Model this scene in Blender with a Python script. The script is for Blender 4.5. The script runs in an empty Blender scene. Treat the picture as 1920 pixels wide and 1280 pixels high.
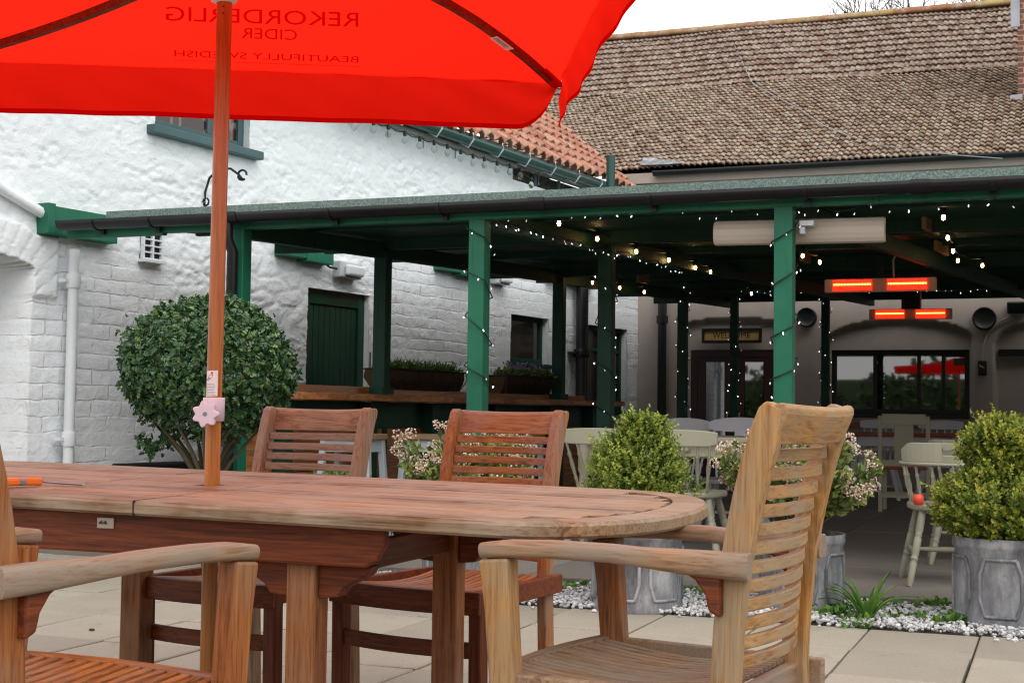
import bpy, bmesh, math, random
import numpy as np
from mathutils import Vector, Matrix
random.seed(7); rng = np.random.default_rng(7)
PI = math.pi
SC = bpy.context.scene; COL = SC.collection
# ------------------------------------------------------------------ camera, sky, sun, exposure
CF, CP, CR, CH = 2588.2, 0.050, 0.0136, 0.9416     # focal length (px of a 1920 wide frame), pitch, roll, eye height
cd = bpy.data.cameras.new('camera'); cam = bpy.data.objects.new('camera', cd); COL.objects.link(cam)
cd.sensor_width = 36; cd.lens = CF / 1920 * 36; cd.clip_start = .05; cd.clip_end = 2000
cam.matrix_world = Matrix.Translation((0, 0, CH)) @ Matrix.Rotation(PI / 2 + CP, 4, 'X') @ Matrix.Rotation(CR, 4, 'Z')
cd.dof.use_dof = True; cd.dof.focus_distance = 4.2; cd.dof.aperture_fstop = 32
SC.camera = cam
W = bpy.data.worlds.new('World'); SC.world = W; W.use_nodes = True
nt = W.node_tree; nt.nodes.clear()
sky = nt.nodes.new('ShaderNodeTexSky'); sky.sky_type = 'NISHITA'; sky.sun_disc = False
SUN_EL, SUN_AZ = math.radians(52), math.radians(152)
sky.sun_elevation = SUN_EL; sky.sun_rotation = SUN_AZ; sky.dust_density = 4
mx = nt.nodes.new('ShaderNodeMix'); mx.data_type = 'RGBA'; mx.inputs[0].default_value = .90
tcn = nt.nodes.new('ShaderNodeTexCoord'); nz = nt.nodes.new('ShaderNodeTexNoise'); nz.inputs['Scale'].default_value = 2.2; nz.inputs['Detail'].default_value = 5
rp = nt.nodes.new('ShaderNodeValToRGB'); rp.color_ramp.elements[0].color = (13.9, 13.7, 13.5, 1); rp.color_ramp.elements[1].color = (16.9, 16.8, 16.7, 1)
bgn = nt.nodes.new('ShaderNodeBackground'); bgn.inputs[1].default_value = .1
wo = nt.nodes.new('ShaderNodeOutputWorld')
nt.links.new(tcn.outputs['Generated'], nz.inputs['Vector']); nt.links.new(nz.outputs[0], rp.inputs[0])
nt.links.new(sky.outputs[0], mx.inputs['A']); nt.links.new(rp.outputs[0], mx.inputs['B'])
nt.links.new(mx.outputs['Result'], bgn.inputs[0]); nt.links.new(bgn.outputs[0], wo.inputs[0])
sl = bpy.data.lights.new('sun', 'SUN'); sl.energy = 1.0; sl.angle = math.radians(40); sl.color = (1, .94, .85)
sun = bpy.data.objects.new('sun', sl); COL.objects.link(sun)
sd = Vector((math.sin(SUN_AZ) * math.cos(SUN_EL), math.cos(SUN_AZ) * math.cos(SUN_EL), math.sin(SUN_EL)))
sun.rotation_euler = sd.to_track_quat('Z', 'Y').to_euler()
SC.view_settings.view_transform = 'Standard'; SC.view_settings.look = 'None'; SC.view_settings.exposure = 0.14; SC.view_settings.gamma = 1
SC.render.engine = 'CYCLES'
cy = SC.cycles; cy.use_denoising = True; cy.denoising_prefilter = 'ACCURATE'; cy.pixel_filter_type = 'BLACKMAN_HARRIS'; cy.filter_width = 1.2; cy.max_bounces = 7; cy.diffuse_bounces = 4; cy.glossy_bounces = 3; cy.transmission_bounces = 4; cy.transparent_max_bounces = 6
cy.caustics_reflective = False; cy.caustics_refractive = False; cy.sample_clamp_indirect = 4

# ------------------------------------------------------------------ measuring helpers (a sight line to a point in the place)
def ray(px, py):
    x, y = px - 960, py - 640
    c, s = math.cos(CR), math.sin(CR); x, y = c * x + s * y, -s * x + c * y
    c, s = math.cos(CP), math.sin(CP)
    return Vector((x / CF, c + y / CF * s, s - y / CF * c))
EYE = Vector((0, 0, CH))
def at_z(px, py, z): d = ray(px, py); return EYE + d * ((z - CH) / d.z)
def at_y(px, py, Y): d = ray(px, py); return EYE + d * (Y / d.y)
class Frame:                       # an upright plan frame: local x along, local y in depth
    def __init__(s, o, rz):
        s.o = Vector((o[0], o[1], 0)); s.rz = rz
        s.x = Vector((math.cos(rz), math.sin(rz), 0)); s.y = Vector((-math.sin(rz), math.cos(rz), 0))
    def w(s, u, v, z=0): return s.o + s.x * u + s.y * v + Vector((0, 0, z))
    def l(s, p): d = Vector(p) - s.o; return Vector((d.dot(s.x), d.dot(s.y), p[2]))
    def hit(s, px, py, v=0.0):     # local point seen on the upright plane y = v
        d = ray(px, py); q = s.o + s.y * v; t = (q - EYE).dot(s.y) / d.dot(s.y)
        return s.l(EYE + d * t)
TH = 0.377
B = Frame((-.208, 8.5), -TH)            # veranda frame, origin at the middle front post
WL = Frame((-3.26, 9.71), PI / 2 - .511) # white side wall
BW = Frame((1.68, 18.52), -TH)          # back wall of the main house

# ------------------------------------------------------------------ mesh builder
class M:
    def __init__(s): s.v = []; s.f = []; s.sm = []; s.tint = []; s.cur = 0.5
    def add(s, vs, fs, sm=False):
        n = len(s.v); s.v += [tuple(v) for v in vs]; s.f += [tuple(i + n for i in f) for f in fs]
        s.sm += [sm] * len(fs); s.tint += [s.cur] * len(fs)
    def box(s, c, d, rz=0, R=None):
        x, y, z = d[0] / 2, d[1] / 2, d[2] / 2
        R = R or Matrix.Rotation(rz, 3, 'Z'); c = Vector(c)
        vs = [c + R @ Vector(p) for p in ((-x,-y,-z),(x,-y,-z),(x,y,-z),(-x,y,-z),(-x,-y,z),(x,-y,z),(x,y,z),(-x,y,z))]
        s.add(vs, [(0,3,2,1),(4,5,6,7),(0,1,5,4),(1,2,6,5),(2,3,7,6),(3,0,4,7)])
    def bb(s, a, b):
        s.box([(a[i] + b[i]) / 2 for i in range(3)], [abs(b[i] - a[i]) for i in range(3)])
    def sweep(s, pts, sec, up=(0, 0, 1), sm=False, scale=None, cap=True):
        """section points (side, up) carried along pts"""
        pts = [Vector(p) for p in pts]; n = len(sec); vs = []; up = Vector(up)
        for i, p in enumerate(pts):
            t = (pts[min(i + 1, len(pts) - 1)] - pts[max(i - 1, 0)]).normalized()
            side = t.cross(up)
            if side.length < 1e-6: side = Vector((1, 0, 0))
            side.normalize(); u = side.cross(t).normalized(); k = scale[i] if scale else 1
            if not isinstance(k, tuple): k = (k, k)
            vs += [p + side * a * k[0] + u * b * k[1] for a, b in sec]
        fs = []
        for i in range(len(pts) - 1):
            for j in range(n):
                a = i * n + j; b = i * n + (j + 1) % n; fs.append((a, b, b + n, a + n))
        s.add(vs, fs, sm)
        if cap:
            s.add(vs[:n], [tuple(range(n))[::-1]]); s.add(vs[-n:], [tuple(range(n))])
    def beam(s, a, b, w, h, up=(0, 0, 1)):
        s.sweep([a, b], [(-w/2,-h/2),(w/2,-h/2),(w/2,h/2),(-w/2,h/2)], up)
    def tube(s, pts, r, n=8, cap=True):
        up = (0, 0, 1); p0, p1 = Vector(pts[0]), Vector(pts[-1])
        if abs((p1 - p0).normalized().z) > .9: up = (0, 1, 0)
        rs = r if isinstance(r, (list, tuple)) else [r] * len(pts)
        s.sweep(pts, [(math.cos(2*PI*i/n), math.sin(2*PI*i/n)) for i in range(n)], up, True, list(rs), cap)
    def lathe(s, prof, n=16, c=(0, 0, 0), R=None, sy=1):
        R = R or Matrix.Identity(3); c = Vector(c); vs = []
        for r, z in prof:
            vs += [c + R @ Vector((r * math.cos(2*PI*i/n), sy * r * math.sin(2*PI*i/n), z)) for i in range(n)]
        fs = [(i*n+j, i*n+(j+1)%n, (i+1)*n+(j+1)%n, (i+1)*n+j) for i in range(len(prof)-1) for j in range(n)]
        s.add(vs, fs, True)
        s.add(vs[:n], [tuple(range(n))[::-1]]); s.add(vs[-n:], [tuple(range(n))])
    def rod(s, a, b, prof, n=10):         # turned spindle from a to b, prof = (radius, fraction)
        a, b = Vector(a), Vector(b); d = b - a; R = d.to_track_quat('Z', 'Y').to_matrix()
        s.lathe([(r, t * d.length) for r, t in prof], n, a, R)
    def prism(s, poly, z0, z1, fn=None):  # polygon (x,y) extruded; fn maps (x,y,z) to the final point
        fn = fn or (lambda x, y, z: (x, y, z)); n = len(poly)
        vs = [fn(x, y, z0) for x, y in poly] + [fn(x, y, z1) for x, y in poly]
        s.add(vs, [tuple(range(n))[::-1], tuple(range(n, 2*n))] + [(i, (i+1)%n, (i+1)%n+n, i+n) for i in range(n)])
    def ball(s, c, r, n=8, m=5, sc=(1, 1, 1)):
        c = Vector(c); vs = [c + Vector((0, 0, -r * sc[2]))]
        for i in range(1, m):
            a = -PI/2 + PI*i/m
            vs += [c + Vector((r*math.cos(a)*math.cos(2*PI*j/n)*sc[0], r*math.cos(a)*math.sin(2*PI*j/n)*sc[1], r*math.sin(a)*sc[2])) for j in range(n)]
        vs.append(c + Vector((0, 0, r * sc[2]))); fs = [(0, 1+(j+1)%n, 1+j) for j in range(n)]
        for i in range(m-2):
            fs += [(1+i*n+j, 1+i*n+(j+1)%n, 1+(i+1)*n+(j+1)%n, 1+(i+1)*n+j) for j in range(n)]
        L = len(vs) - 1; fs += [(L, 1+(m-2)*n+j, 1+(m-2)*n+(j+1)%n) for j in range(n)]
        s.add(vs, fs, True)
def put(o, parent=None):
    COL.objects.link(o)
    if parent: o.parent = parent
    return o
def build(name, m, mat, parent=None, bevel=0, smooth=False, seg=2):
    me = bpy.data.meshes.new(name); me.from_pydata(m.v, [], m.f); me.update()
    bm = bmesh.new(); bm.from_mesh(me); bmesh.ops.remove_doubles(bm, verts=bm.verts, dist=1e-6) if len(m.v) < 40000 and bevel else None
    if len(m.v) < 60000: bmesh.ops.recalc_face_normals(bm, faces=bm.faces)
    bm.to_mesh(me); bm.free()
    if len(me.polygons) == len(m.f):
        me.polygons.foreach_set('use_smooth', [True] * len(m.f) if smooth else m.sm)
        at = me.attributes.new('tint', 'FLOAT', 'FACE'); at.data.foreach_set('value', m.tint)
    me.materials.append(mat)
    o = put(bpy.data.objects.new(name, me), parent)
    if bevel:
        b = o.modifiers.new('bevel', 'BEVEL'); b.width = bevel; b.segments = seg; b.limit_method = 'ANGLE'; b.angle_limit = .7
    return o
def pieces(name, m, mat, parent=None, **k):      # every loose piece becomes a part of its own
    par = list(range(len(m.v)))
    def find(a):
        while par[a] != a: par[a] = par[par[a]]; a = par[a]
        return a
    for f in m.f:
        for q in f[1:]: par[find(q)] = find(f[0])
    gr = {}
    for i, f in enumerate(m.f): gr.setdefault(find(f[0]), []).append(i)
    out = []
    for fs in gr.values():
        p = M(); mp = {}
        for i in fs:
            for q in m.f[i]:
                if q not in mp: mp[q] = len(p.v); p.v.append(m.v[q])
            p.f.append(tuple(mp[q] for q in m.f[i])); p.sm.append(m.sm[i]); p.tint.append(m.tint[i])
        out.append(build(name, p, mat, parent, **k))
    return out[0]
def tag(o, label=None, cat=None, group=None, kind=None):
    for k, v in (('label', label), ('category', cat), ('group', group), ('kind', kind)):
        if v: o[k] = v
    return o
def thing(name, label, cat, loc=(0, 0, 0), rz=0, group=None):
    o = put(bpy.data.objects.new(name, None)); o.empty_display_size = .1
    o.location = loc; o.rotation_euler = (0, 0, rz)
    return tag(o, label, cat, group)
def copy_tree(o, parent=None):
    c = o.copy(); COL.objects.link(c); c.parent = parent
    for ch in list(o.children): copy_tree(ch, c)
    return c
def sub(o, name, mesh_src, loc, mat=None):   # another object on the same mesh
    c = bpy.data.objects.new(name, mesh_src); COL.objects.link(c); c.parent = o; c.location = loc; return c

# ------------------------------------------------------------------ materials
class N:
    def __init__(s, name):
        s.m = bpy.data.materials.new(name); s.m.use_nodes = True; s.t = s.m.node_tree
        s.p = s.t.nodes['Principled BSDF']; s.tc = None
    def n(s, t, **k):
        a = s.t.nodes.new('ShaderNode' + t)
        for q, v in k.items():
            if hasattr(a, q): setattr(a, q, v)
            else: a.inputs[q.replace('_', ' ')].default_value = v
        return a
    def l(s, a, b): s.t.links.new(a, b)
    def co(s, scale=(1, 1, 1), rnd=True):
        tc = s.n('TexCoord'); mp = s.n('Mapping'); mp.inputs['Scale'].default_value = scale
        if rnd:
            oi = s.n('ObjectInfo'); ml = s.n('Math', operation='MULTIPLY'); ml.inputs[1].default_value = 37.
            s.l(oi.outputs['Random'], ml.inputs[0]); ad = s.n('VectorMath', operation='ADD')
            s.l(tc.outputs['Object'], ad.inputs[0]); s.l(ml.outputs[0], ad.inputs[1]); s.l(ad.outputs[0], mp.inputs[0])
        else: s.l(tc.outputs['Object'], mp.inputs[0])
        return mp.outputs[0]
    def noise(s, vec, scale, detail=6, rough=.6, dist=0):
        a = s.n('TexNoise'); a.inputs['Scale'].default_value = scale; a.inputs['Detail'].default_value = detail
        a.inputs['Roughness'].default_value = rough; a.inputs['Distortion'].default_value = dist
        if vec: s.l(vec, a.inputs['Vector'])
        return a.outputs[0]
    def ramp(s, fac, stops):
        r = s.n('ValToRGB'); e = r.color_ramp.elements
        while len(e) < len(stops): e.new(.5)
        for x, (p, c) in zip(e, stops):
            x.position = p; x.color = (*c, 1) if isinstance(c, tuple) else (c, c, c, 1)
        s.l(fac, r.inputs[0]); return r.outputs[0]
    def mix(s, fac, a, b, mode='MIX'):
        m = s.n('Mix', data_type='RGBA', blend_type=mode)
        for i, v in ((0, fac), ('A', a), ('B', b)):
            k = m.inputs[i]
            if isinstance(v, (int, float)): k.default_value = v if i == 0 else (v, v, v, 1)
            elif isinstance(v, tuple): k.default_value = (*v, 1)
            else: s.l(v, k)
        return m.outputs['Result']
    def bump(s, h, st=.3, d=.01):
        b = s.n('Bump'); b.inputs['Strength'].default_value = st; b.inputs['Distance'].default_value = d
        s.l(h, b.inputs['Height']); s.l(b.outputs[0], s.p.inputs['Normal'])
    def done(s, col, rough=.5, metal=0, spec=.5):
        if isinstance(col, tuple): s.p.inputs['Base Color'].default_value = (*col, 1)
        else: s.l(col, s.p.inputs['Base Color'])
        if isinstance(rough, (int, float)): s.p.inputs['Roughness'].default_value = rough
        else: s.l(rough, s.p.inputs['Roughness'])
        s.p.inputs['Metallic'].default_value = metal; s.p.inputs['Specular IOR Level'].default_value = spec
        return s.m
    def tint(s):
        a = s.n('Attribute'); a.attribute_name = 'tint'; return a.outputs['Fac']
def wood(name, c0, c1, c2, axis='x', grey=None, greyness=.35, rough=.6, spec=.35):
    """grain stretched along one axis; c0 dark line, c1 body, c2 pale; grey = weathered patches"""
    q = N(name); st = {'x': (1.0, 22, 22), 'y': (22, 1.0, 22), 'z': (22, 22, 1.0)}[axis]
    v = q.co(st); g = q.noise(v, 2.2, 8, .65, 1.2); f = q.noise(v, 9, 5, .6)
    big = q.noise(q.co((2, 2, 2)), 2.5, 3)
    col = q.ramp(g, [(.3, c0), (.47, c1), (.68, c2)])
    col = q.mix(q.ramp(f, [(.35, .6), (.50, 0)]), col, c0)
    tp_ = name.startswith('weathered_table'); col = q.mix(.9 if tp_ else .55, col, q.mix(1, col, q.ramp(q.tint(), [(0, .58 if tp_ else .72), (1, 1.3 if tp_ else 1.22)]), 'MULTIPLY'))
    if name.startswith('weathered_table'):
        ck = q.noise(q.co((2.2, 24, 24)), 1.6, 7, .7, .6); col = q.mix(q.ramp(ck, [(.60, 0), (.66, .85)]), col, (.045, .016, .009))
    if grey:
        w = q.ramp(big, [(.5 - greyness * .35, 0), (.74 - greyness * .3, 1)])
        w2 = q.mix(1, w, q.ramp(f, [(.3, .3), (.62, 1)]), 'MULTIPLY')
        col = q.mix(w2, col, grey)
    q.bump(f, .35, .002)
    return q.done(col, rough, 0, spec)
def plain(name, c, rough=.5, var=.12, bump=.15, scale=20, metal=0, spec=.4, dist=.002):
    q = N(name); v = q.co(); a = q.noise(v, scale, 5); b = q.noise(v, 3, 4)
    col = q.mix(1, c, q.ramp(b, [(.3, 1 - var), (.7, 1 + var)]), 'MULTIPLY')
    if bump: q.bump(a, bump, dist)
    return q.done(col, rough, metal, spec)
def emit(name, c, st):
    q = N(name); q.p.inputs['Emission Color'].default_value = (*c, 1); q.p.inputs['Emission Strength'].default_value = st
    return q.done(tuple(min(1, x) for x in c), .4)
def white_wall():
    q = N('white_limewash'); v = q.co(rnd=False)
    a = q.noise(v, 14, 8, .65); b = q.noise(v, 1.1, 5, .6); c = q.noise(v, 55, 4)
    col = q.mix(q.ramp(b, [(.35, 0), (.75, .5)]), (.82, .87, .91), (.74, .79, .83))
    col = q.mix(q.ramp(a, [(.60, 0), (.74, .45)]), col, (.52, .54, .55))
    col = q.mix(q.ramp(q.noise(v, 7, 9, .75), [(.655, 0), (.70, .5)]), col, (.22, .21, .19))
    ad = q.n('Math', operation='MULTIPLY_ADD'); ad.inputs[1].default_value = .35; q.l(c, ad.inputs[0]); q.l(a, ad.inputs[2])
    at_ = q.n('Attribute'); at_.attribute_name = 'brick'
    sx_ = q.n('SeparateXYZ'); q.l(v, sx_.inputs[0]); cb = q.n('CombineXYZ'); q.l(sx_.outputs[0], cb.inputs[0]); q.l(sx_.outputs[2], cb.inputs[1])
    dn = q.n('TexNoise'); dn.inputs['Scale'].default_value = 3.2; dn.inputs['Detail'].default_value = 5; q.l(v, dn.inputs['Vector']); dv = q.n('VectorMath', operation='SCALE'); dv.inputs['Scale'].default_value = .075; q.l(dn.outputs['Color'], dv.inputs[0])
    av = q.n('VectorMath', operation='ADD'); q.l(cb.outputs[0], av.inputs[0]); q.l(dv.outputs[0], av.inputs[1])
    bt = q.n('TexBrick'); bt.offset = .5
    for k_, w_ in (('Scale', 1), ('Brick Width', .30), ('Row Height', .112), ('Mortar Size', .009), ('Mortar Smooth', .6), ('Bias', 0)): bt.inputs[k_].default_value = w_
    q.l(av.outputs[0], bt.inputs['Vector']); mk = q.n('Math', operation='MULTIPLY'); q.l(at_.outputs['Fac'], mk.inputs[0]); q.l(bt.outputs['Fac'], mk.inputs[1])
    mk2 = q.n('Math', operation='MULTIPLY'); q.l(mk.outputs[0], mk2.inputs[0]); q.l(q.ramp(q.noise(v, 2.3, 5, .7), [(.42, 0), (.66, 1)]), mk2.inputs[1])
    col = q.mix(mk2.outputs[0], col, (.66, .67, .68)); sb = q.n('Math', operation='MULTIPLY_ADD'); sb.inputs[1].default_value = -1.3; q.l(mk2.outputs[0], sb.inputs[0]); q.l(ad.outputs[0], sb.inputs[2])
    q.bump(sb.outputs[0], .75, .013)
    return q.done(col, .7, 0, .3)
def old_tiles(name, cols, moss, var, tintmix=.8):
    q = N(name); v = q.co(rnd=False)
    t = q.ramp(q.tint(), cols); n1 = q.noise(v, 9, 8, .7); n2 = q.noise(v, 1.2, 4); n3 = q.noise(v, 26, 5, .7)
    col = q.mix(q.ramp(n1, [(.46, 0), (.62, var)]), t, (.42, .38, .31))
    col = q.mix(q.ramp(n3, [(.55, 0), (.68, .8)]), col, (.07, .05, .042))
    col = q.mix(q.ramp(n2, [(.62, 0), (.75, moss)]), col, (.17, .15, .07))
    q.bump(n3, .5, .01)
    return q.done(col, .9, 0, .2)
MT = {}
MT['wall'] = white_wall()
MT['plinth'] = plain('black_bitumen_plinth', (.012, .012, .013), .7, .3, .5)
def painted(name, c, rough=.5):
    q = N(name); a = q.noise(q.co((26, 26, 1.3)), 1.5, 7, .65, .5); b = q.noise(q.co(), 2.6, 5, .6); d = q.noise(q.co(), 16, 7, .72)
    col = q.mix(q.ramp(b, [(.35, 0), (.7, .8)]), c, tuple(min(1, x * 1.55 + .006) for x in c)); col = q.mix(q.ramp(a, [(.30, .65), (.42, 0)]), col, tuple(x * .45 for x in c))
    col = q.mix(q.ramp(d, [(.68, 0), (.74, .4)]), col, (.12, .19, .15)); q.bump(a, .5, .003); return q.done(col, rough, 0, .35)
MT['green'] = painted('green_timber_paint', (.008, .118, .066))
MT['green_dark'] = painted('dark_and_shaded_green_timber', (.006, .042, .025), .6)
MT['green_door'] = plain('deep_green_gloss', (.005, .050, .030), .28, .15, .2, 10)
MT['teal'] = plain('slate_green_frame_paint', (.055, .115, .125), .5, .15, .2)
MT['eaves'] = plain('weathered_grey_board', (.30, .30, .29), .7, .25, .3)
MT['gutter'] = plain('black_upvc', (.010, .010, .012), .32, .1, .05)
MT['gutter_green'] = plain('green_upvc', (.016, .075, .065), .35, .1, .05)
q = N('green_mineral_felt'); v = q.co(); MT['felt'] = q.done(q.ramp(q.noise(v, 120, 4, .8), [(.35, (.055, .10, .09)), (.5, (.145, .21, .19)), (.65, (.32, .39, .365))]), .9)
MT['tile_old'] = old_tiles('weathered_roof_tiles', [(0, (.12, .066, .046)), (.5, (.20, .122, .085)), (.8, (.275, .19, .135)), (1, (.34, .275, .205))], .8, .9)
MT['tile_top'] = old_tiles('weathered_upper_tiles', [(0, (.135, .075, .058)), (.5, (.19, .115, .09)), (1, (.26, .19, .155))], .8, .85)
MT['pantile'] = old_tiles('terracotta_pantiles', [(0, (.30, .125, .085)), (.5, (.42, .185, .125)), (1, (.50, .27, .19))], .1, .35)
MT['ridge'] = old_tiles('lichen_ridge_tiles', [(0, (.30, .13, .07)), (.6, (.33, .19, .09)), (1, (.40, .29, .11))], .6, .7)
q = N('chimney_brick'); v = q.co(rnd=False); bt = q.n('TexBrick'); bt.inputs['Scale'].default_value = 1; bt.inputs['Brick Width'].default_value = .22; bt.inputs['Row Height'].default_value = .075; bt.inputs['Mortar Size'].default_value = .008
bt.inputs['Color1'].default_value = (.24, .085, .045, 1); bt.inputs['Color2'].default_value = (.15, .06, .04, 1); bt.inputs['Mortar'].default_value = (.3, .27, .22, 1)
mp = q.n('Mapping'); mp.inputs['Rotation'].default_value = (PI/2, 0, 0); q.l(v, mp.inputs[0]); q.l(mp.outputs[0], bt.inputs[0]); MT['brick'] = q.done(bt.outputs[0], .85)
MT['lead'] = plain('lead_flashing', (.36, .38, .43), .55, .2, .3)
MT['cable'] = plain('grey_cable_sheath', (.3, .31, .33), .6, .1, 0)
MT['black'] = plain('black_metal', (.010, .010, .011), .45, .1, .1)
MT['black_cable'] = plain('dark_rubber_cable', (.008, .022, .018), .5, .1, 0)
MT['white_pvc'] = plain('white_upvc', (.72, .76, .80), .35, .05, .05)
MT['grey_box'] = plain('pale_grey_plastic', (.50, .54, .57), .4, .06, .05)
MT['heater'] = plain('cream_heater_enamel', (.62, .53, .45), .3, .04, .02)
MT['element'] = emit('glowing_quartz_element', (1, .16, .03), 9)
MT['element_bed'] = emit('red_hot_reflector', (1, .035, .012), 1.1)
MT['fairy'] = emit('white_fairy_bulb', (.9, .97, 1), 5); _t = MT['fairy'].node_tree; _oi = _t.nodes.new('ShaderNodeObjectInfo'); _pw = _t.nodes.new('ShaderNodeMath'); _pw.operation = 'POWER'; _pw.inputs[1].default_value = 2.2; _ml = _t.nodes.new('ShaderNodeMath'); _ml.operation = 'MULTIPLY_ADD'; _ml.inputs[1].default_value = 6; _ml.inputs[2].default_value = .5
_t.links.new(_oi.outputs['Random'], _pw.inputs[0]); _t.links.new(_pw.outputs[0], _ml.inputs[0]); _t.links.new(_ml.outputs[0], _t.nodes['Principled BSDF'].inputs['Emission Strength'])
MT['warm'] = emit('warm_filament_bulb', (1, .60, .20), 26)
q = N('clear_bulb_glass'); q.p.inputs['Transmission Weight'].default_value = .9; q.p.inputs['IOR'].default_value = 1.1; MT['bulb_glass'] = q.done((.85, .88, .9), .05)
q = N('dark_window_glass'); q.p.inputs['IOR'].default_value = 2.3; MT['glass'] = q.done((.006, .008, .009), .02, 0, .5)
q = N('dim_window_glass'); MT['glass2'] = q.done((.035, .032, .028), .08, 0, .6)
q = N('curtain_behind_glass'); v = q.co((1, 1, .55), False); vo = q.n('TexVoronoi'); vo.inputs['Scale'].default_value = 9; q.l(v, vo.inputs['Vector'])
MT['curtain_glass'] = q.done(q.ramp(vo.outputs['Distance'], [(.30, (.055, .022, .016)), (.36, (.16, .13, .10)), (.55, (.20, .17, .13)), (.6, (.04, .02, .016))]), .06, 0, .6)
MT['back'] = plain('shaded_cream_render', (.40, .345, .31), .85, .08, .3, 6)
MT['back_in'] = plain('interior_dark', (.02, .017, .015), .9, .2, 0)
MT['maroon'] = plain('maroon_joinery', (.045, .012, .014), .4, .1, .1)
MT['black_frame'] = plain('black_window_joinery', (.006, .006, .007), .45, .1, .1)
MT['brass'] = plain('aged_gilt_panel', (.46, .29, .10), .5, .2, .1)
MT['ink'] = plain('black_lettering', (.01, .01, .01), .6, 0, 0)
MT['floor'] = None
def concrete(name, c0, c1, sc=1.):
    q = N(name); v = q.co(rnd=False); a = q.noise(v, 3 * sc, 7, .65); b = q.noise(v, 90, 4, .7); c = q.noise(v, 18, 6, .7)
    col = q.mix(a, c0, c1); col = q.mix(1, col, q.ramp(b, [(.3, .86), (.7, 1.12)]), 'MULTIPLY')
    col = q.mix(q.ramp(c, [(.63, 0), (.72, .5)]), col, tuple(x * 1.5 for x in c1)); col = q.mix(q.ramp(q.noise(v, 5, 8, .75), [(.58, 0), (.7, .45)]), col, tuple(x * .5 for x in c0))
    col = q.mix(.7, col, q.mix(1, col, q.ramp(q.tint(), [(0, .82), (1, 1.14)]), 'MULTIPLY'))
    q.bump(b, .4, .002); return q.done(col, .85, 0, .3)
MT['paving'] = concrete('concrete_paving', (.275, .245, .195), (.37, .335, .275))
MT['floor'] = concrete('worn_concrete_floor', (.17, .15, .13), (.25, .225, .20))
MT['soil'] = plain('dark_jointing_soil', (.055, .048, .038), .95, .4, .5)
MT['grass'] = plain('distant_grass', (.045, .075, .022), .95, .3, .5)
q = N('white_marble_chippings'); MT['pebble'] = q.done(q.mix(q.tint(), (.34, .35, .36), (.72, .73, .74)), .6)
GREY = (.27, .225, .18)
for ax in 'xyz':
    MT['brown_' + ax] = wood('grey_brown_teak_' + ax, (.09, .040, .016), (.27, .148, .072), (.37, .225, .125), ax, (.27, .20, .155), .4)
    MT['amber_' + ax] = wood('amber_teak_' + ax, (.10, .024, .006), (.27, .082, .019), (.38, .15, .043), ax, (.26, .15, .085), .15)
    MT['gold_' + ax] = wood('honey_teak_' + ax, (.16, .062, .014), (.385, .182, .048), (.52, .29, .095), ax, (.29, .225, .15), .42)
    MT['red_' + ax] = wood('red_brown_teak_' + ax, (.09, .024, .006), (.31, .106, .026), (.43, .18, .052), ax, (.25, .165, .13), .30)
    MT['umber_' + ax] = wood('dark_oiled_teak_' + ax, (.045, .010, .003), (.14, .028, .006), (.22, .054, .012), ax, None)
    MT['top_' + ax] = wood('weathered_table_teak_' + ax, (.065, .026, .010), (.265, .142, .064), (.41, .255, .135), ax, (.33, .255, .185), .42, .5)
    MT['worn_' + ax] = wood('grey_worn_teak_' + ax, (.12, .055, .024), (.31, .165, .082), (.42, .255, .14), ax, (.25, .205, .165), .5)
    MT['bark_' + ax] = wood('bar_slab_' + ax, (.10, .026, .008), (.34, .125, .034), (.48, .22, .075), ax, None, rough=.45)
    MT['pole_' + ax] = wood('varnished_pole_' + ax, (.24, .07, .012), (.42, .145, .028), (.52, .21, .05), ax, None, rough=.3, spec=.5)
MT['knob'] = plain('pinkish_white_plastic', (.72, .64, .74), .35, .03, 0)
MT['sticker'] = plain('white_label', (.80, .80, .82), .5, .02, 0)
MT['logo_red'] = plain('red_print', (.62, .04, .02), .5, 0, 0); MT['logo_blue'] = plain('blue_print', (.02, .09, .35), .5, 0, 0)
MT['orange'] = plain('orange_plastic', (.75, .17, .02), .35, .03, 0)
MT['steel'] = plain('dull_steel', (.30, .30, .33), .35, .1, .05, metal=.8)
MT['plate'] = plain('tarnished_plate', (.42, .36, .30), .4, .2, .2, metal=.5)
def cloth(name, c, tr):
    q = N(name); t = q.t; t.nodes.remove(q.p)
    v = q.co(rnd=False); wv = q.noise(v, 2.2, 3); d = q.n('BsdfDiffuse'); r = q.n('BsdfTranslucent')
    for x, k in ((d, 1), (r, 1)): x.inputs[0].default_value = (*[min(1, a * k) for a in c], 1)
    b = q.n('Bump'); b.inputs['Strength'].default_value = .25; b.inputs['Distance'].default_value = .02; q.l(wv, b.inputs['Height']); q.l(b.outputs[0], d.inputs['Normal']); q.l(b.outputs[0], r.inputs['Normal'])
    ms = q.n('MixShader'); st_ = q.mix(q.ramp(q.noise(v, 4, 6, .6), [(.4, 0), (.7, .16)]), tuple(min(1, a) for a in c), tuple(a * .72 for a in c)); q.l(st_, d.inputs[0]); q.l(st_, r.inputs[0])
    ms.inputs[0].default_value = tr; q.l(d.outputs[0], ms.inputs[1]); q.l(r.outputs[0], ms.inputs[2])
    q.l(ms.outputs[0], t.nodes['Material Output'].inputs[0]); return q.m
MT['canvas'] = cloth('red_parasol_canvas', (1.0, .017, .007), .76)
MT['canvas_print'] = cloth('dark_red_print', (.60, .010, .006), .72)
MT['canvas_hem'] = cloth('red_double_hem', (.62, .006, .004), .45)
MT['sage'] = plain('sage_green_paint', (.36, .35, .26), .42, .05, .08); MT['lilac'] = plain('lilac_white_paint', (.70, .68, .73), .45, .04, .08)
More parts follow.
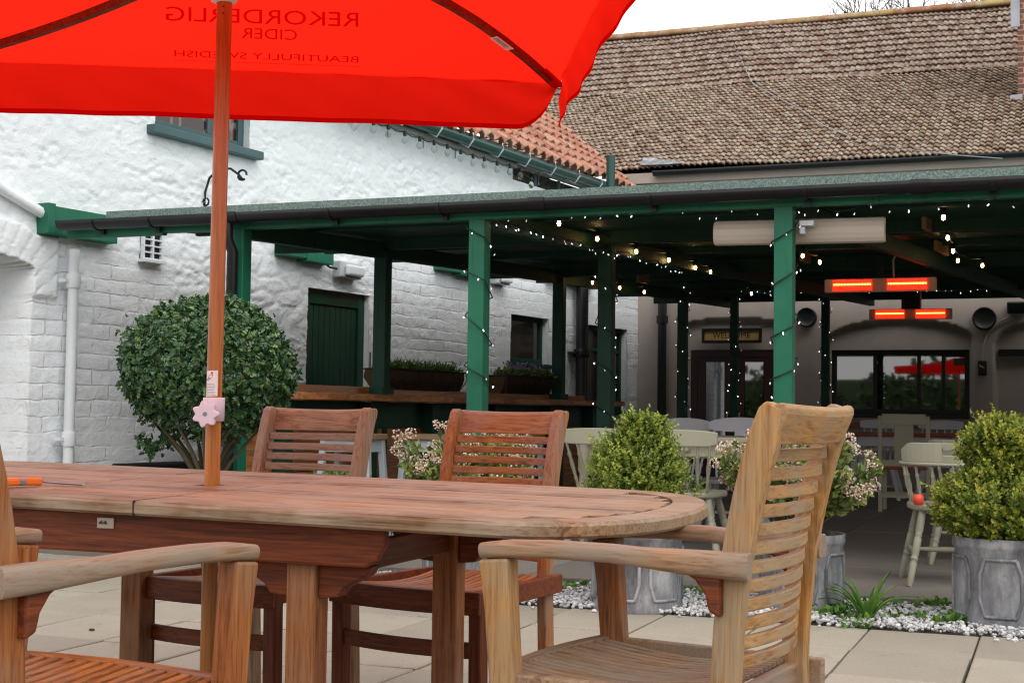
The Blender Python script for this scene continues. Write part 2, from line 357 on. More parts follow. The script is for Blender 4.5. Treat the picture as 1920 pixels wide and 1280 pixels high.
MT['cream'] = plain('cream_paint', (.52, .48, .36), .45, .04, .05); MT['blue_grey'] = plain('pale_blue_grey_paint', (.46, .52, .57), .45, .05, .05)
MT['redtop'] = plain('red_brown_table_varnish', (.34, .07, .03), .35, .1, .05); MT['redthing'] = plain('bright_red_plastic', (.8, .08, .05), .4, 0, 0)
q = N('lead_planter'); v = q.co((1, 1, .35)); a = q.noise(v, 6, 8, .7); b = q.noise(q.co((1, 1, 1)), 30, 5)
col = q.ramp(a, [(.36, (.075, .08, .09)), (.5, (.19, .20, .22)), (.66, (.42, .43, .45))]); col = q.mix(q.ramp(b, [(.6, 0), (.75, .6)]), col, (.12, .11, .09)); q.bump(b, .3, .004); MT['planter'] = q.done(col, .6, .15)
def leafm(name, a, b, c, rough=.4, tr=.2):
    q = N(name); q.p.inputs['Subsurface Weight'].default_value = 0
    col = q.ramp(q.tint(), [(0, a), (.55, b), (1, c)]); q.p.inputs['Transmission Weight'].default_value = 0
    m = q.done(col, rough, 0, .5)
    tl = q.n('BsdfTranslucent'); q.l(col, tl.inputs[0]); ms = q.n('MixShader'); ms.inputs[0].default_value = tr
    q.l(q.p.outputs[0], ms.inputs[1]); q.l(tl.outputs[0], ms.inputs[2]); q.l(ms.outputs[0], q.t.nodes['Material Output'].inputs[0]); return m
MT['holly'] = leafm('holly_leaves', (.014, .048, .018), (.042, .115, .034), (.15, .23, .065), .24, .1)
MT['box'] = leafm('box_leaves', (.040, .085, .012), (.20, .29, .040), (.50, .55, .11), .45, .3)
MT['box_amber'] = leafm('box_leaves_amber', (.040, .080, .010), (.185, .255, .030), (.52, .50, .075), .45, .3)
MT['shrub'] = leafm('shrub_leaves', (.05, .095, .02), (.17, .245, .05), (.40, .43, .13), .45, .25)
MT['flower'] = leafm('pink_white_florets', (.46, .27, .21), (.66, .53, .43), (.82, .75, .64), .6, .1)
MT['weed'] = leafm('weed_leaves', (.045, .11, .015), (.10, .24, .03), (.20, .38, .06), .4, .3)
MT['violet'] = leafm('violet_petals', (.16, .08, .35), (.35, .25, .55), (.6, .55, .7), .6, .2)
MT['bark'] = plain('olive_grey_bark', (.10, .085, .05), .85, .3, .5, 30); MT['coir'] = plain('brown_coir', (.085, .045, .02), .95, .35, .8, 40)
MT['twig'] = plain('dark_twigs', (.07, .055, .045), .9, .2, 0); MT['far_leaf'] = leafm('far_foliage', (.02, .045, .012), (.06, .105, .025), (.15, .20, .05), .6, .1)
# ------------------------------------------------------------------ height-field helpers
def hsh(i, j, s=0):
    x = np.sin(i * 127.1 + j * 311.7 + s * 74.7) * 43758.5453; return x - np.floor(x)
def vn(x, y, s=0):
    i, j = np.floor(x), np.floor(y); fx, fy = x - i, y - j
    fx = fx * fx * (3 - 2 * fx); fy = fy * fy * (3 - 2 * fy)
    a, b, c, d = hsh(i, j, s), hsh(i + 1, j, s), hsh(i, j + 1, s), hsh(i + 1, j + 1, s)
    return (a * (1 - fx) + b * fx) * (1 - fy) + (c * (1 - fx) + d * fx) * fy
def fbm(x, y, s=0, o=5):
    r = 0; a = .5; t = 0
    for k in range(o): r = r + a * vn(x * 2 ** k, y * 2 ** k, s + k); t += a; a *= .55
    return r / t
def cells(x, y, s=0):       # distance to the edge of irregular stones, and the stone's random value
    i, j = np.floor(x), np.floor(y); f1 = np.full(x.shape, 9.); f2 = f1.copy(); idv = np.zeros(x.shape)
    for dx in (-1, 0, 1):
        for dy in (-1, 0, 1):
            a, b = i + dx, j + dy
            d = np.hypot(a + .15 + .7 * hsh(a, b, s) - x, b + .15 + .7 * hsh(a, b, s + 5) - y)
            m = d < f1; f2 = np.where(m, f1, np.minimum(f2, d)); idv = np.where(m, hsh(a, b, s + 9), idv); f1 = np.where(m, d, f1)
    return f2 - f1, idv
def bricks(x, z, w, h, s=0):
    r = np.floor(z / h); xo = x / w + .5 * (r % 2) + .12 * hsh(r, r, s); c = np.floor(xo)
    ex = np.minimum(xo - c, 1 - (xo - c)) * w; ez = np.minimum(z / h - r, 1 - (z / h - r)) * h
    return np.minimum(ex, ez), hsh(c, r, s + 3)
def sstep(a, b, x): t = np.clip((x - a) / (b - a), 0, 1); return t * t * (3 - 2 * t)
def axis_pts(a, b, step, cuts):
    p = list(np.arange(a, b + 1e-6, step)); p = [x for x in p if all(abs(x - c) > step * .45 for c in cuts)] + [c for c in cuts if a < c < b]
    return np.array(sorted(p))
def grid_mesh(name, X, Y, Z, mat, parent=None, mask=None, smooth=True, tint=None):
    """X,Y,Z arrays (n,m); mask (n-1,m-1) of faces to keep"""
    n, m = X.shape; me = bpy.data.meshes.new(name)
    idx = np.arange(n * m).reshape(n, m); f = np.stack([idx[:-1, :-1], idx[1:, :-1], idx[1:, 1:], idx[:-1, 1:]], -1)
    keep = np.ones((n - 1, m - 1), bool) if mask is None else mask
    f = f[keep]; k = len(f)
    me.vertices.add(n * m); me.vertices.foreach_set('co', np.stack([X, Y, Z], -1).astype(np.float32).ravel())
    me.loops.add(k * 4); me.loops.foreach_set('vertex_index', f.astype(np.int32).ravel())
    me.polygons.add(k); me.polygons.foreach_set('loop_start', np.arange(0, k * 4, 4, dtype=np.int32)); me.polygons.foreach_set('loop_total', np.full(k, 4, np.int32))
    me.polygons.foreach_set('use_smooth', np.full(k, smooth)); me.update(); me.validate()
    if tint is not None and len(me.polygons) == k:
        a = me.attributes.new('tint', 'FLOAT', 'FACE'); a.data.foreach_set('value', tint[keep].astype(np.float32).ravel())
    me.materials.append(mat); return put(bpy.data.objects.new(name, me), parent)
def wall_grid(name, us, zs, hf, holes, mat, parent):
    U, Z = np.meshgrid(us, zs, indexing='ij'); H = hf(U, Z)
    cu, cz = (us[:-1] + us[1:]) / 2, (zs[:-1] + zs[1:]) / 2; CU, CZ = np.meshgrid(cu, cz, indexing='ij'); keep = np.ones(CU.shape, bool)
    for a, b, c, d in holes: keep &= ~((CU > a) & (CU < b) & (CZ > c) & (CZ < d))
    return grid_mesh(name, U, -H, Z, mat, parent, keep)

# ------------------------------------------------------------------ ground, paving, gravel bed, veranda floor
m = M(); m.add([(-400, -400, 0), (400, -400, 0), (400, 400, 0), (-400, 400, 0)], [(0, 1, 2, 3)])
o = build('ground', m, MT['soil']); o.location.z = -.03; o.location.z = -.045; tag(o, 'dark earth under and around the paved courtyard', 'ground', kind='structure')
pj = at_z(1626, 1181, 0); j0 = B.l(pj).x; pj2 = B.l(at_z(1836, 1193, 0)).x; SW = pj2 - j0; FRONT = -1.50
m = M(); m.add([(-40, -23, -.02), (20, -23, -.02), (20, -4.2, -.02), (-40, -4.2, -.02)], [(0, 1, 2, 3)]); o = build('lawn', m, MT['grass']); tag(o, 'green lawn beyond the paved courtyard', 'lawn', kind='structure')
SL = .575; STEP = -.71
m = M()
for i in range(-18, 9):
    for k in range(-2, 18):
        x0, x1 = j0 + i * SW, j0 + (i + 1) * SW; y1 = min(FRONT - k * SL, STEP - .004); y0 = FRONT - (k + 1) * SL
        if k < 0 and x1 > -.85: continue
        g = .0035 + .003 * random.random()
        m.cur = random.random(); dz = [random.uniform(-.003, .003) for _ in range(4)]; jx = random.uniform(-.003, .003)
        e = .006; P = [(x0+g+jx, y0+g), (x1-g+jx, y0+g), (x1-g+jx, y1-g), (x0+g+jx, y1-g)]; C = [(x0+g+e+jx, y0+g+e), (x1-g-e+jx, y0+g+e), (x1-g-e+jx, y1-g-e), (x0+g+e+jx, y1-g-e)]
        vs = [(a, b, -.04) for a, b in P] + [(a, b, -.004 + z) for (a, b), z in zip(P, dz)] + [(a, b, z) for (a, b), z in zip(C, dz)]
        m.add(vs, [(8, 9, 10, 11)] + [(q4 + r, q4 + (r + 1) % 4, q4 + 4 + (r + 1) % 4, q4 + 4 + r) for q4 in (0, 4) for r in range(4)])
o = build('paving', m, MT['paving']); o.location = B.o; o.rotation_euler.z = B.rz; tag(o, 'pale square-cut concrete patio slabs with dark joints', 'paving', kind='structure')
# gap between the paving and the white wall (left) is paved the same way
STEP = -.71; FZ = .045
m = M()
for i in range(-9, 9):
    x0 = -4.2 + i * 1.2
    m.cur = random.random()
    for k in range(10):
        m.cur = random.random(); m.bb((x0 + .003, STEP + k * 1.3 + (0 if k == 0 else .003), -.2), (x0 + 1.197, STEP + (k + 1) * 1.3 - .003, FZ + random.uniform(-.002, .002)))
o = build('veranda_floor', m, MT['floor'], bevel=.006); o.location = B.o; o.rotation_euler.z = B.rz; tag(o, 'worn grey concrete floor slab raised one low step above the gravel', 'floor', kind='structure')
m = M(); m.bb((-.95, FRONT, -.08), (9, STEP, -.012))
o = build('gravel_bed_base', m, MT['soil']); o.location = B.o; o.rotation_euler.z = B.rz; tag(o, 'dark earth bed under the white chippings', 'bed', kind='structure')
m = M()
ico = [(0, 0, 1), (.89, 0, .45), (.28, .85, .45), (-.72, .53, .45), (-.72, -.53, .45), (.28, -.85, .45), (.72, .53, -.45), (-.28, .85, -.45), (-.89, 0, -.45), (-.28, -.85, -.45), (.72, -.53, -.45), (0, 0, -1)]
icf = [(0,1,2),(0,2,3),(0,3,4),(0,4,5),(0,5,1),(1,6,2),(2,7,3),(3,8,4),(4,9,5),(5,10,1),(1,10,6),(2,6,7),(3,7,8),(4,8,9),(5,9,10),(6,11,7),(7,11,8),(8,11,9),(9,11,10),(10,11,6)]
for k in range(12000):
    u = random.uniform(-.85, 4.3); v = random.uniform(FRONT + .005, STEP - .01)
    if k % 160 == 0: v = FRONT - abs(random.gauss(0, .06))
    s = random.uniform(.007, .016); R = Matrix.Rotation(random.uniform(0, 6.3), 3, 'Z') @ Matrix.Rotation(random.uniform(0, 6.3), 3, 'X')
    sc = Vector((1, random.uniform(.6, 1), random.uniform(.45, .8))); m.cur = random.random()
    c = Vector((u, v, .004 + random.uniform(0, .022) if v > FRONT else .008))
    m.add([c + R @ Vector((a * sc.x * s, b * sc.y * s, d * sc.z * s)) for a, b, d in ico], icf)
o = build('gravel', m, MT['pebble']); o.location = B.o; o.rotation_euler.z = B.rz; tag(o, 'white marble chippings in the planting strip before the veranda step', 'gravel', kind='stuff')

# ------------------------------------------------------------------ white side building
wb = thing('whitewashed_building', 'long whitewashed stone and brick building with pantile roof along the left side', 'building', WL.o, WL.rz)
def wp(px, py, v=0): return WL.hit(px, py, v)
d0, d1 = wp(573, 700), wp(692, 553); DOOR = (d0.x, d1.x, -.1, wp(632, 546).z)
a, b = wp(957, 640), wp(1027, 640); WIN = (a.x, b.x, wp(992, 681).z, wp(992, 593).z)
a, b = wp(1090, 700), wp(1174, 700); FWIN = (a.x, b.x, .95, wp(1130, 612).z)
a, b = wp(290, 240), wp(467, 280); UWIN = (a.x, b.x, wp(385, 262).z, wp(385, 262).z + 1.15)
a, b = wp(-220, 520), wp(58, 520); ARCH = (a.x, b.x); ARZ = wp(60, 512).z; ARTOP = wp(-80, 465).z
a = wp(961, 320); CLER = (a.x, a.x + 3.0, a.z - .1, wp(961, 308).z)
EAVE = wp(870, 268).z
def hwall(U, Z):
    wx = .5 * (fbm(U * 2.2, Z * 3, 2) - .5) + .22 * (fbm(U * 8, Z * 8, 12) - .5); wz = .5 * (fbm(U * 2, Z * 3, 8) - .5) + .25 * (fbm(U * 9, Z * 9, 18) - .5)
    e1, r1 = cells(U * 3.1 + wx, Z * 6.2 + wz, 1); soft = fbm(U * .9, Z * 1.2, 41)
    low = 1 - sstep(2.0, 2.5, Z)
    rub = (.009 + .006 * low) * sstep(0, .30, e1) * sstep(.3, .6, soft + .35 * low) + .007 * r1
    rag = 1 - np.abs(2 * fbm(U * 5.5 + wx, Z * 13 + wz, 51, 4) - 1)
    rub = rub - .022 * sstep(.80, 1.0, rag) * sstep(.42, .62, fbm(U * 2.6, Z * 3.4, 57)) + .014 * (fbm(U * 9, Z * 15, 53) - .5)
    eb, rb = bricks(U + .04 * fbm(U * 4, Z * 4, 4), Z + .06 * fbm(U * .9, Z * 1.6, 6), .30, .112, 2)
    fade = sstep(.36, .58, fbm(U * 1.5, Z * 2.1, 61))
    bk = (.003 + .004 * fade) * sstep(0, .026, eb) + .012 * rb * fade
    msk = sstep(DOOR[1] - .1, DOOR[1] + .3, U + .3 * (fbm(U * 2, Z * 2, 3) - .5)) * (1 - sstep(2.3, 2.6, Z))
    left = (1 - sstep(.9, 1.5, U + .8 * (fbm(U * 1.5, Z * 1.5, 13) - .5))) * (1 - sstep(2.05, 2.3, Z))
    smooth = sstep(1.95, 2.0, Z) * (1 - sstep(2.25, 2.3, Z)) * sstep(WIN[0] - .8, WIN[0] - .6, U) * .8
    k = np.maximum(msk, left * .85); hwall.k = k * (1 - smooth); h = rub * (1 - k) + bk * k; h = h * (1 - smooth) + .015 * smooth
    lump = .034 * (fbm(U * 1.3, Z * 2.4, 21) - .5) + .014 * (fbm(U * 6, Z * 9, 23) - .5) * (1 - .6 * k) + .012 * (fbm(U * 19, Z * 25, 25, 3) - .5) * (1 - .4 * k)
    return .55 * (h + lump * (1 - .8 * smooth)) + .006 * (fbm(U * 30, Z * 34, 71, 3) - .5)
us = axis_pts(-3.2, 10.25, .019, [DOOR[0], DOOR[1], WIN[0], WIN[1], FWIN[0], FWIN[1], UWIN[0], UWIN[1], ARCH[1], CLER[0]])
zs = axis_pts(0, EAVE + .05, .017, [DOOR[3], WIN[2], WIN[3], FWIN[2], FWIN[3], UWIN[2], UWIN[3], CLER[2], CLER[3]])
# arch opening follows a curve
U_, Z_ = np.meshgrid(us, zs, indexing='ij'); H_ = hwall(U_, Z_)
cu, cz = (us[:-1] + us[1:]) / 2, (zs[:-1] + zs[1:]) / 2; CU, CZ = np.meshgrid(cu, cz, indexing='ij'); keep = np.ones(CU.shape, bool)
for h in (DOOR, WIN, FWIN, UWIN, CLER): keep &= ~((CU > h[0]) & (CU < h[1]) & (CZ > h[2]) & (CZ < h[3]))
ac, ar = (ARCH[0] + ARCH[1]) / 2, (ARCH[1] - ARCH[0]) / 2
arch_top = lambda u: ARZ + (ARTOP - ARZ) * np.sqrt(np.clip(1 - ((u - ac) / ar) ** 2, 0, 1))
inside = (np.abs(U_ - ac) < ar) & (Z_ < arch_top(U_))
near = (np.abs(U_ - ac) < ar + .22) & (Z_ < arch_top(np.clip(U_, ARCH[0], ARCH[1])) + .26) & ~inside & (Z_ > ARZ - .15)
vo = np.abs(((np.arctan2(Z_ - ARZ + .6, U_ - ac) * 9) % 1) - .5); H_ = np.where(near, .028 + .012 * sstep(.5, .42, vo) + .3 * (H_ - .02), H_)
H_ = np.where(inside, H_ - .42, H_)
w_ = grid_mesh('wall', U_, -H_, Z_, MT['wall'], wb, keep); a_ = w_.data.attributes.new('brick', 'FLOAT', 'POINT'); a_.data.foreach_set('value', np.where(near | inside, 0, hwall.k).astype(np.float32).ravel())
m = M()      # reveals and return walls behind the openings
for h in (DOOR, WIN, FWIN, UWIN):
    t = .03
    m.bb((h[0] - .35, .16, h[2]), (h[0], .0, h[3])); m.bb((h[1], .0, h[2]), (h[1] + .35, .16, h[3])); m.bb((h[0] - .35, .0, h[3]), (h[1] + .35, .16, h[3] + .3))
    m.bb((h[0] - .35, .0, h[2] - .25), (h[1] + .35, .16, h[2]))
pieces('wall_reveal', m, MT['wall'], wb)
m = M(); PL = at_y(370, 863, 11.03).z
pts = [(x, -.05 - .015 * math.sin(x * 7), 0) for x in np.arange(.35, 3.0, .2)]
m.bb((.62, -.07, 0), (DOOR[0] - .05, .05, PL)); build('plinth', m, MT['plinth'], wb, .02)
# plank door
m = M(); x0, x1, z1 = DOOR[0], DOOR[1], DOOR[3]; m.bb((x0, .09, 0), (x1, .13, z1)); d = build('door', m, MT['green_door'], wb, .004)
m = M(); fw = .1
m.bb((x0, .05, 0), (x0 + fw, .089, z1)); m.bb((x1 - fw, .05, 0), (x1, .089, z1)); m.bb((x0 + fw, .05, z1 - .13), (x1 - fw, .089, z1)); build('door_frame', m, MT['green_door'], d, .004)
m = M(); n = 9; pw = (x1 - x0 - 2 * fw) / n
for i in range(n): m.bb((x0 + fw + i * pw + .003, .07, 0), (x0 + fw + (i + 1) * pw - .003, .0895, z1 - .135))
build('plank', m, MT['green_door'], d, .006)
m = M(); m.tube([(x1 - .2, .07, 1.0), (x1 - .2, .02, 1.0), (x1 - .2, .02, .86), (x1 - .2, .07, .86)], .009, 6); build('handle', m, MT['black'], d)
def window(parent, r, depth, mat, glass, mull=(), rail=(), sill=None, fw=.07, name='window'):
    x0, x1, z0, z1 = r; m = M(); y0, y1 = depth, depth + .05
    m.bb((x0, y0, z0), (x0 + fw, y1, z1)); m.bb((x1 - fw, y0, z0), (x1, y1, z1)); m.bb((x0 + fw, y0, z1 - fw), (x1 - fw, y1, z1)); m.bb((x0 + fw, y0, z0), (x1 - fw, y1, z0 + fw))
    w = build(name, m, mat, parent, .006); m = M()
    for t in mull: m.bb((x0 + (x1 - x0) * t - .022, y0 + .004, z0 + fw), (x0 + (x1 - x0) * t + .022, y1 - .004, z1 - fw))
    for t in rail: m.bb((x0 + fw, y0 + .007, z0 + (z1 - z0) * t - .02), (x1 - fw, y1 - .007, z0 + (z1 - z0) * t + .02))
    if mull or rail: pieces('glazing_bar', m, mat, w, bevel=.004)
    m = M(); m.bb((x0 + fw * .8, y0 + .025, z0 + fw * .8), (x1 - fw * .8, y0 + .031, z1 - fw * .8)); build('pane', m, glass, w)
    if sill: m = M(); m.bb((x0 - sill[0], depth - .01 - sill[1], z0 - sill[2]), (x1 + sill[0], y0 + .02, z0)); build('sill', m, mat, w, .008)
    return w
w = window(wb, WIN, .07, MT['green_dark'], MT['glass2'], sill=(.05, .10, .05), fw=.055)
w = window(wb, FWIN, .07, MT['green_dark'], MT['glass2'], rail=(.72,), mull=(.5,), sill=(.06, .1, .05), fw=.06)
w = window(wb, UWIN, .06, MT['teal'], MT['curtain_glass'], mull=(.62,), fw=.075, sill=(.09, .14, .07))
m = M()     # patterned curtain inside the upper window, and the clerestory strip
for i in range(9): m.cur = i / 8; m.tube([(UWIN[0] + .09 + i * .07, .15, UWIN[2] + .05), (UWIN[0] + .09 + i * .07, .15, UWIN[3] - .05)], .03, 6)
build('curtain', m, MT['cream'], wb)
x0, x1, z0, z1 = CLER
m = M(); m.bb((x0, .05, z0), (x0 + .07, .10, z1)); [m.bb((x0 + k, .05, z0), (x0 + k + .06, .10, z1)) for k in (.62, 1.22, 1.8)]; c = pieces('window', m, MT['teal'], wb, bevel=.004)
m = M(); m.bb((x0 + .05, .08, z0), (x1, .086, z1)); build('pane', m, MT['glass2'], c)
# eaves: soffit board, trims, gutter, hooks, pantile roof
m = M(); m.bb((-3.2, -.075, EAVE - .10), (CLER[0] - .02, .0, EAVE - .06)); m.bb((-3.2, -.095, EAVE - .045), (CLER[0] - .02, .01, EAVE - .012)); m.bb((-3.2, -.07, EAVE - .011), (10.2, .05, EAVE + .10)); m.bb((CLER[0], -.06, z1), (10.2, .06, EAVE - .0115))
pieces('eaves_board', m, MT['eaves'], wb, bevel=.004)
GU = EAVE + .0
half = [(math.cos(a), math.sin(a)) for a in np.linspace(PI, 2 * PI, 9)]
def gutter_mesh(a, b, r, t=.004):
    m = M(); m.sweep([a, b], [(x * r, y * r) for x, y in half] + [(x * (r - t), y * (r - t)) for x, y in half[::-1]], sm=True); return m
g = build('gutter', gutter_mesh((-3.2, -.16, GU), (10.0, -.16, GU), .07), MT['gutter_green'], wb)
m = M()
for x in np.arange(.4, 10, .62): m.tube([(x, -.02, GU - .2), (x, -.02, GU - .06), (x, -.09, GU - .05), (x, -.18, GU - .1), (x, -.245, GU - .02), (x, -.235, GU + .05)], .008, 5)
pieces('gutter_hook', m, MT['white_pvc'], g)
def tile_roof(name, L, rows, gauge, pitch, wave, mat, parent, x0, org, amp=.022, lip=.028, jitter=.004, per=6, tjit=1., bent=None):
    """corrugated courses: x along the eave, rising to the back (local y) at pitch"""
    n = int(L / wave); xs = x0 + np.arange(n * per + 1) * wave / per; ph = (np.arange(n * per + 1) % per) / per
    prof = amp * np.sin(2 * PI * ph) + .4 * amp * np.sin(4 * PI * ph + .6)
    X = []; Y = []; Z = []; T = []
    for r in range(rows):
        sag = .02 * np.sin(xs * .9 + 1) + .012 * np.sin(xs * 2.3 + r * .15)
        rj = rng.normal(0, jitter, n + 1)[np.minimum(np.arange(len(xs)) // per, n)]
        for k, (s, hgt) in enumerate(((.16, -.006), (.0, lip - .014), (.0, lip), (.10, lip * .92), (1.1, 0.0))):
            d = (r + s) * gauge + (rj if 0 < k < 4 else 0); h = prof + hgt + sag + rj * .7
            X.append(xs); Y.append(org[1] + d * math.cos(pitch) - h * math.sin(pitch)); Z.append(org[2] + d * math.sin(pitch) + h * math.cos(pitch))
            T.append(rng.random(n + 1)[np.minimum(np.arange(len(xs) - 1) // per, n)])
    for r in range(rows):
        for k in range(1, 4): T[5 * r + k] = T[5 * r]
    X, Y, Z = np.array(X).T, np.array(Y).T, np.array(Z).T; T = np.array(T[:-1]).T
    return grid_mesh(name, X, Y, Z, mat, parent, None, True, T)
tile_roof('roof', 13.2, 26, .27, math.radians(40), .20, MT['pantile'], wb, -3.0, (0, -.14, EAVE + .08), .035, .040, .004, 8)
m = M(); t = wp(1111, 345); m.tube([(t.x, -.25, t.z - .3), (t.x + .0, -.25, t.z + (345 - 297) / 2588 * 18.5)], .055, 12); build('soil_pipe', m, MT['gutter_green'], wb)
# rainwater pipes on the wall
def pipe(parent, x, y, z0, z1, r, mat, cl=(), name='downpipe', R=0):
    m = M(); m.tube([(x, y, z0), (x, y, z1)], r, 12)
    for c in cl: m.lathe([(r * 1.25, c - .05), (r * 1.35, c - .03), (r * 1.35, c + .03), (r * 1.25, c + .05)], 12, (x, y, 0)); m.bb((x - r * 2.2, y - .01, c - .012), (x + r * 2.2, y + r * 1.5, c + .012))
    return build(name, m, mat, parent)
a, b = wp(121, 469), wp(110, 800); zc = [wp(112, y).z for y in (527, 822)]
pipe(wb, (a.x + b.x) / 2, -.10, 0, a.z, .038, MT['white_pvc'], zc)
a = wp(1075, 600); pipe(wb, a.x, -.12, 0, 2.6, .075, MT['gutter'], (wp(1073, 662).z,))
# small fittings on the wall
m = M(); x, z = wp(279, 456).x, wp(279, 456).z
for i in range(6):
    m.bb((x - .105, -.05, z - .13 + i * .049), (x + .105, -.02, z - .119 + i * .049))
m.bb((x - .105, -.052, z - .13), (x - .09, -.018, z + .13)); m.bb((x + .09, -.052, z - .13), (x + .105, -.018, z + .13)); m.bb((x - .008, -.052, z - .13), (x + .008, -.018, z + .13)); m.bb((x - .12, -.075, z - .155), (x + .12, 0, z - .131))
v = build('vent', m, MT['white_pvc'], wb, .002); m = M(); m.bb((x - .1, -.024, z - .128), (x + .1, .01, z + .128)); build('vent_opening', m, MT['black'], v)
m = M(); c = [wp(-30, 335), wp(0, 358), wp(40, 382), wp(77, 404)]; m.tube([(p.x, -.045, p.z) for p in c], .04, 8); build('coping', m, MT['wall'], wb)
def wall_thing(name, label, cat, px, py, v=-.02, group=None): p = wp(px, py, v); t = thing(name, label, cat, WL.w(p.x, p.y, p.z), WL.rz, group); return t, p
for i, (xa, xb, y, lab) in enumerate(((69, 203, 423, 'green timber wall block carrying the left end of the black gutter'), (515, 606, 474, 'green timber wall block above and left of the green plank door'), (812, 888, 502, 'green timber wall block behind the middle front post'), (1022, 1106, 523, 'green timber wall block above the black downpipe by the far window'))):
    t, p = wall_thing('timber_bracket', lab, 'bracket', (xa + xb) / 2, y, 0, 'green timber blocks on the white wall'); a = wp(xa, y).x; b = wp(xb, y).x; hh = .20 if i == 0 else .15; dp = .12
    m = M(); l = b - a
    if i == 0: m.bb((-l/2, -dp, -.10), (-l/2 + .07, .03, .115)); m.bb((-l/2 + .072, -dp + .01, -.10), (l/2, .03, .10))
    else: m.bb((-l/2, -dp, -.06), (-l/2 + l * .45, .03, .2)); m.bb((-l/2 + l * .452, -dp - .008, -.08), (l/2, .03, .2))
    pieces('block', m, MT['green'], t, bevel=.006)
def bulkhead(px, py, w, h, lab):
    t, p = wall_thing('bulkhead_light', lab, 'wall light', px, py, -.04, 'wall lights on the white wall'); m = M(); m.bb((-w/2, -.06, -h/2), (w/2, .05, h/2)); build('lamp_body', m, MT['grey_box'], t, .012)
    m = M(); m.bb((-w/2 + .06, -.11, -h/2 + .02), (w/2 - .02, -.061, h/2 - .03)); build('diffuser', m, MT['white_pvc'], t, .02)
    m = M(); m.tube([(-w/2, -.02, 0), (-w/2 - .12, -.03, .0), (-w/2 - .2, -.03, .03), (-w/2 - .22, -.03, .2)], .01, 6); build('cable', m, MT['black'], t)
bulkhead(649, 507, .34, .15, 'pale grey bulkhead light above the green plank door'); bulkhead(936, 521, .30, .15, 'small grey wall light half hidden by the middle front post')
t, p = wall_thing('hanging_bracket', 'black wrought iron scroll bracket on the upper white wall behind the parasol pole', 'bracket', 381, 372, 0)
m = M(); arc = [(0, -.02, -.12), (0, -.02, .05), (0, -.06, .16), (0, -.16, .23), (0, -.28, .22), (0, -.36, .17), (0, -.40, .13)]
arc = [(x + .0, y, z) for x, y, z in arc]; m.tube(arc, .010, 6); m.tube([(0, -.40 + .045 * math.cos(a) - .0, .16 + .04 * math.sin(a)) for a in np.linspace(-2.2, 3.2, 12)], .009, 6); m.tube([(0, -.03 + .03 * math.cos(a), -.03 + .03 * math.sin(a)) for a in np.linspace(0, 6, 10)], .008, 6)
pieces('scroll', m, MT['black'], t)

# ------------------------------------------------------------------ main house behind: rendered wall, tiled roof, chimney
mb = thing('main_house', 'cream rendered house with a broad weathered tile roof behind the veranda', 'building', BW.o, BW.rz)
def bp(px, py, v=0): return BW.hit(px, py, v)
DR = (bp(1292, 700).x, bp(1457, 700).x, -.3, bp(1372, 655).z); BWIN = (bp(1557, 700).x, bp(1817, 700).x, bp(1690, 776).z, bp(1690, 655).z)
def arch_rec(U, Z, c, r, spring, top, bottom):
    k = np.clip((U - c) / r, -1, 1); t = spring + (top - spring) * np.sqrt(1 - k * k); return (np.abs(U - c) < r) & (Z < t) & (Z > bottom)
A1 = ((BWIN[0] + BWIN[1]) / 2 + .0, (BWIN[1] - BWIN[0]) / 2 + .05, bp(1810, 640).z, bp(1690, 600).z, .5)
A2 = ((DR[0] + DR[1]) / 2, (DR[1] - DR[0]) / 2 + .12, bp(1295, 615).z, bp(1372, 598).z, -.3)
A3 = (bp(1990, 640).x, bp(1990, 640).x - bp(1868, 640).x, bp(1868, 640).z, bp(1930, 600).z, .3)
def hback(U, Z):
    h = .012 * (fbm(U * 2, Z * 2, 31) - .5)
    for a in (A1, A2, A3): h = np.where(arch_rec(U, Z, *a), h - .09, h)
    return h
EV = at_y(1565, 330, 17.56).z
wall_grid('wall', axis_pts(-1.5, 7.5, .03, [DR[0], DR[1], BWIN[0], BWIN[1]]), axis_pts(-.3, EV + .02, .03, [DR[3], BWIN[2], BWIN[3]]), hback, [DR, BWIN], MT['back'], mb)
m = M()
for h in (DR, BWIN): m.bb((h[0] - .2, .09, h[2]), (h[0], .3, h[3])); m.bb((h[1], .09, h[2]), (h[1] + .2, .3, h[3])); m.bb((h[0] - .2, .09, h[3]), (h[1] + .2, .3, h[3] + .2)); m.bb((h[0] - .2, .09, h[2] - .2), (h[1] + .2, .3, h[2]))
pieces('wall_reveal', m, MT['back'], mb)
m = M(); m.bb((-1.5, .9, -.3), (7.5, .95, 3.2)); build('interior_wall', m, MT['back_in'], mb)
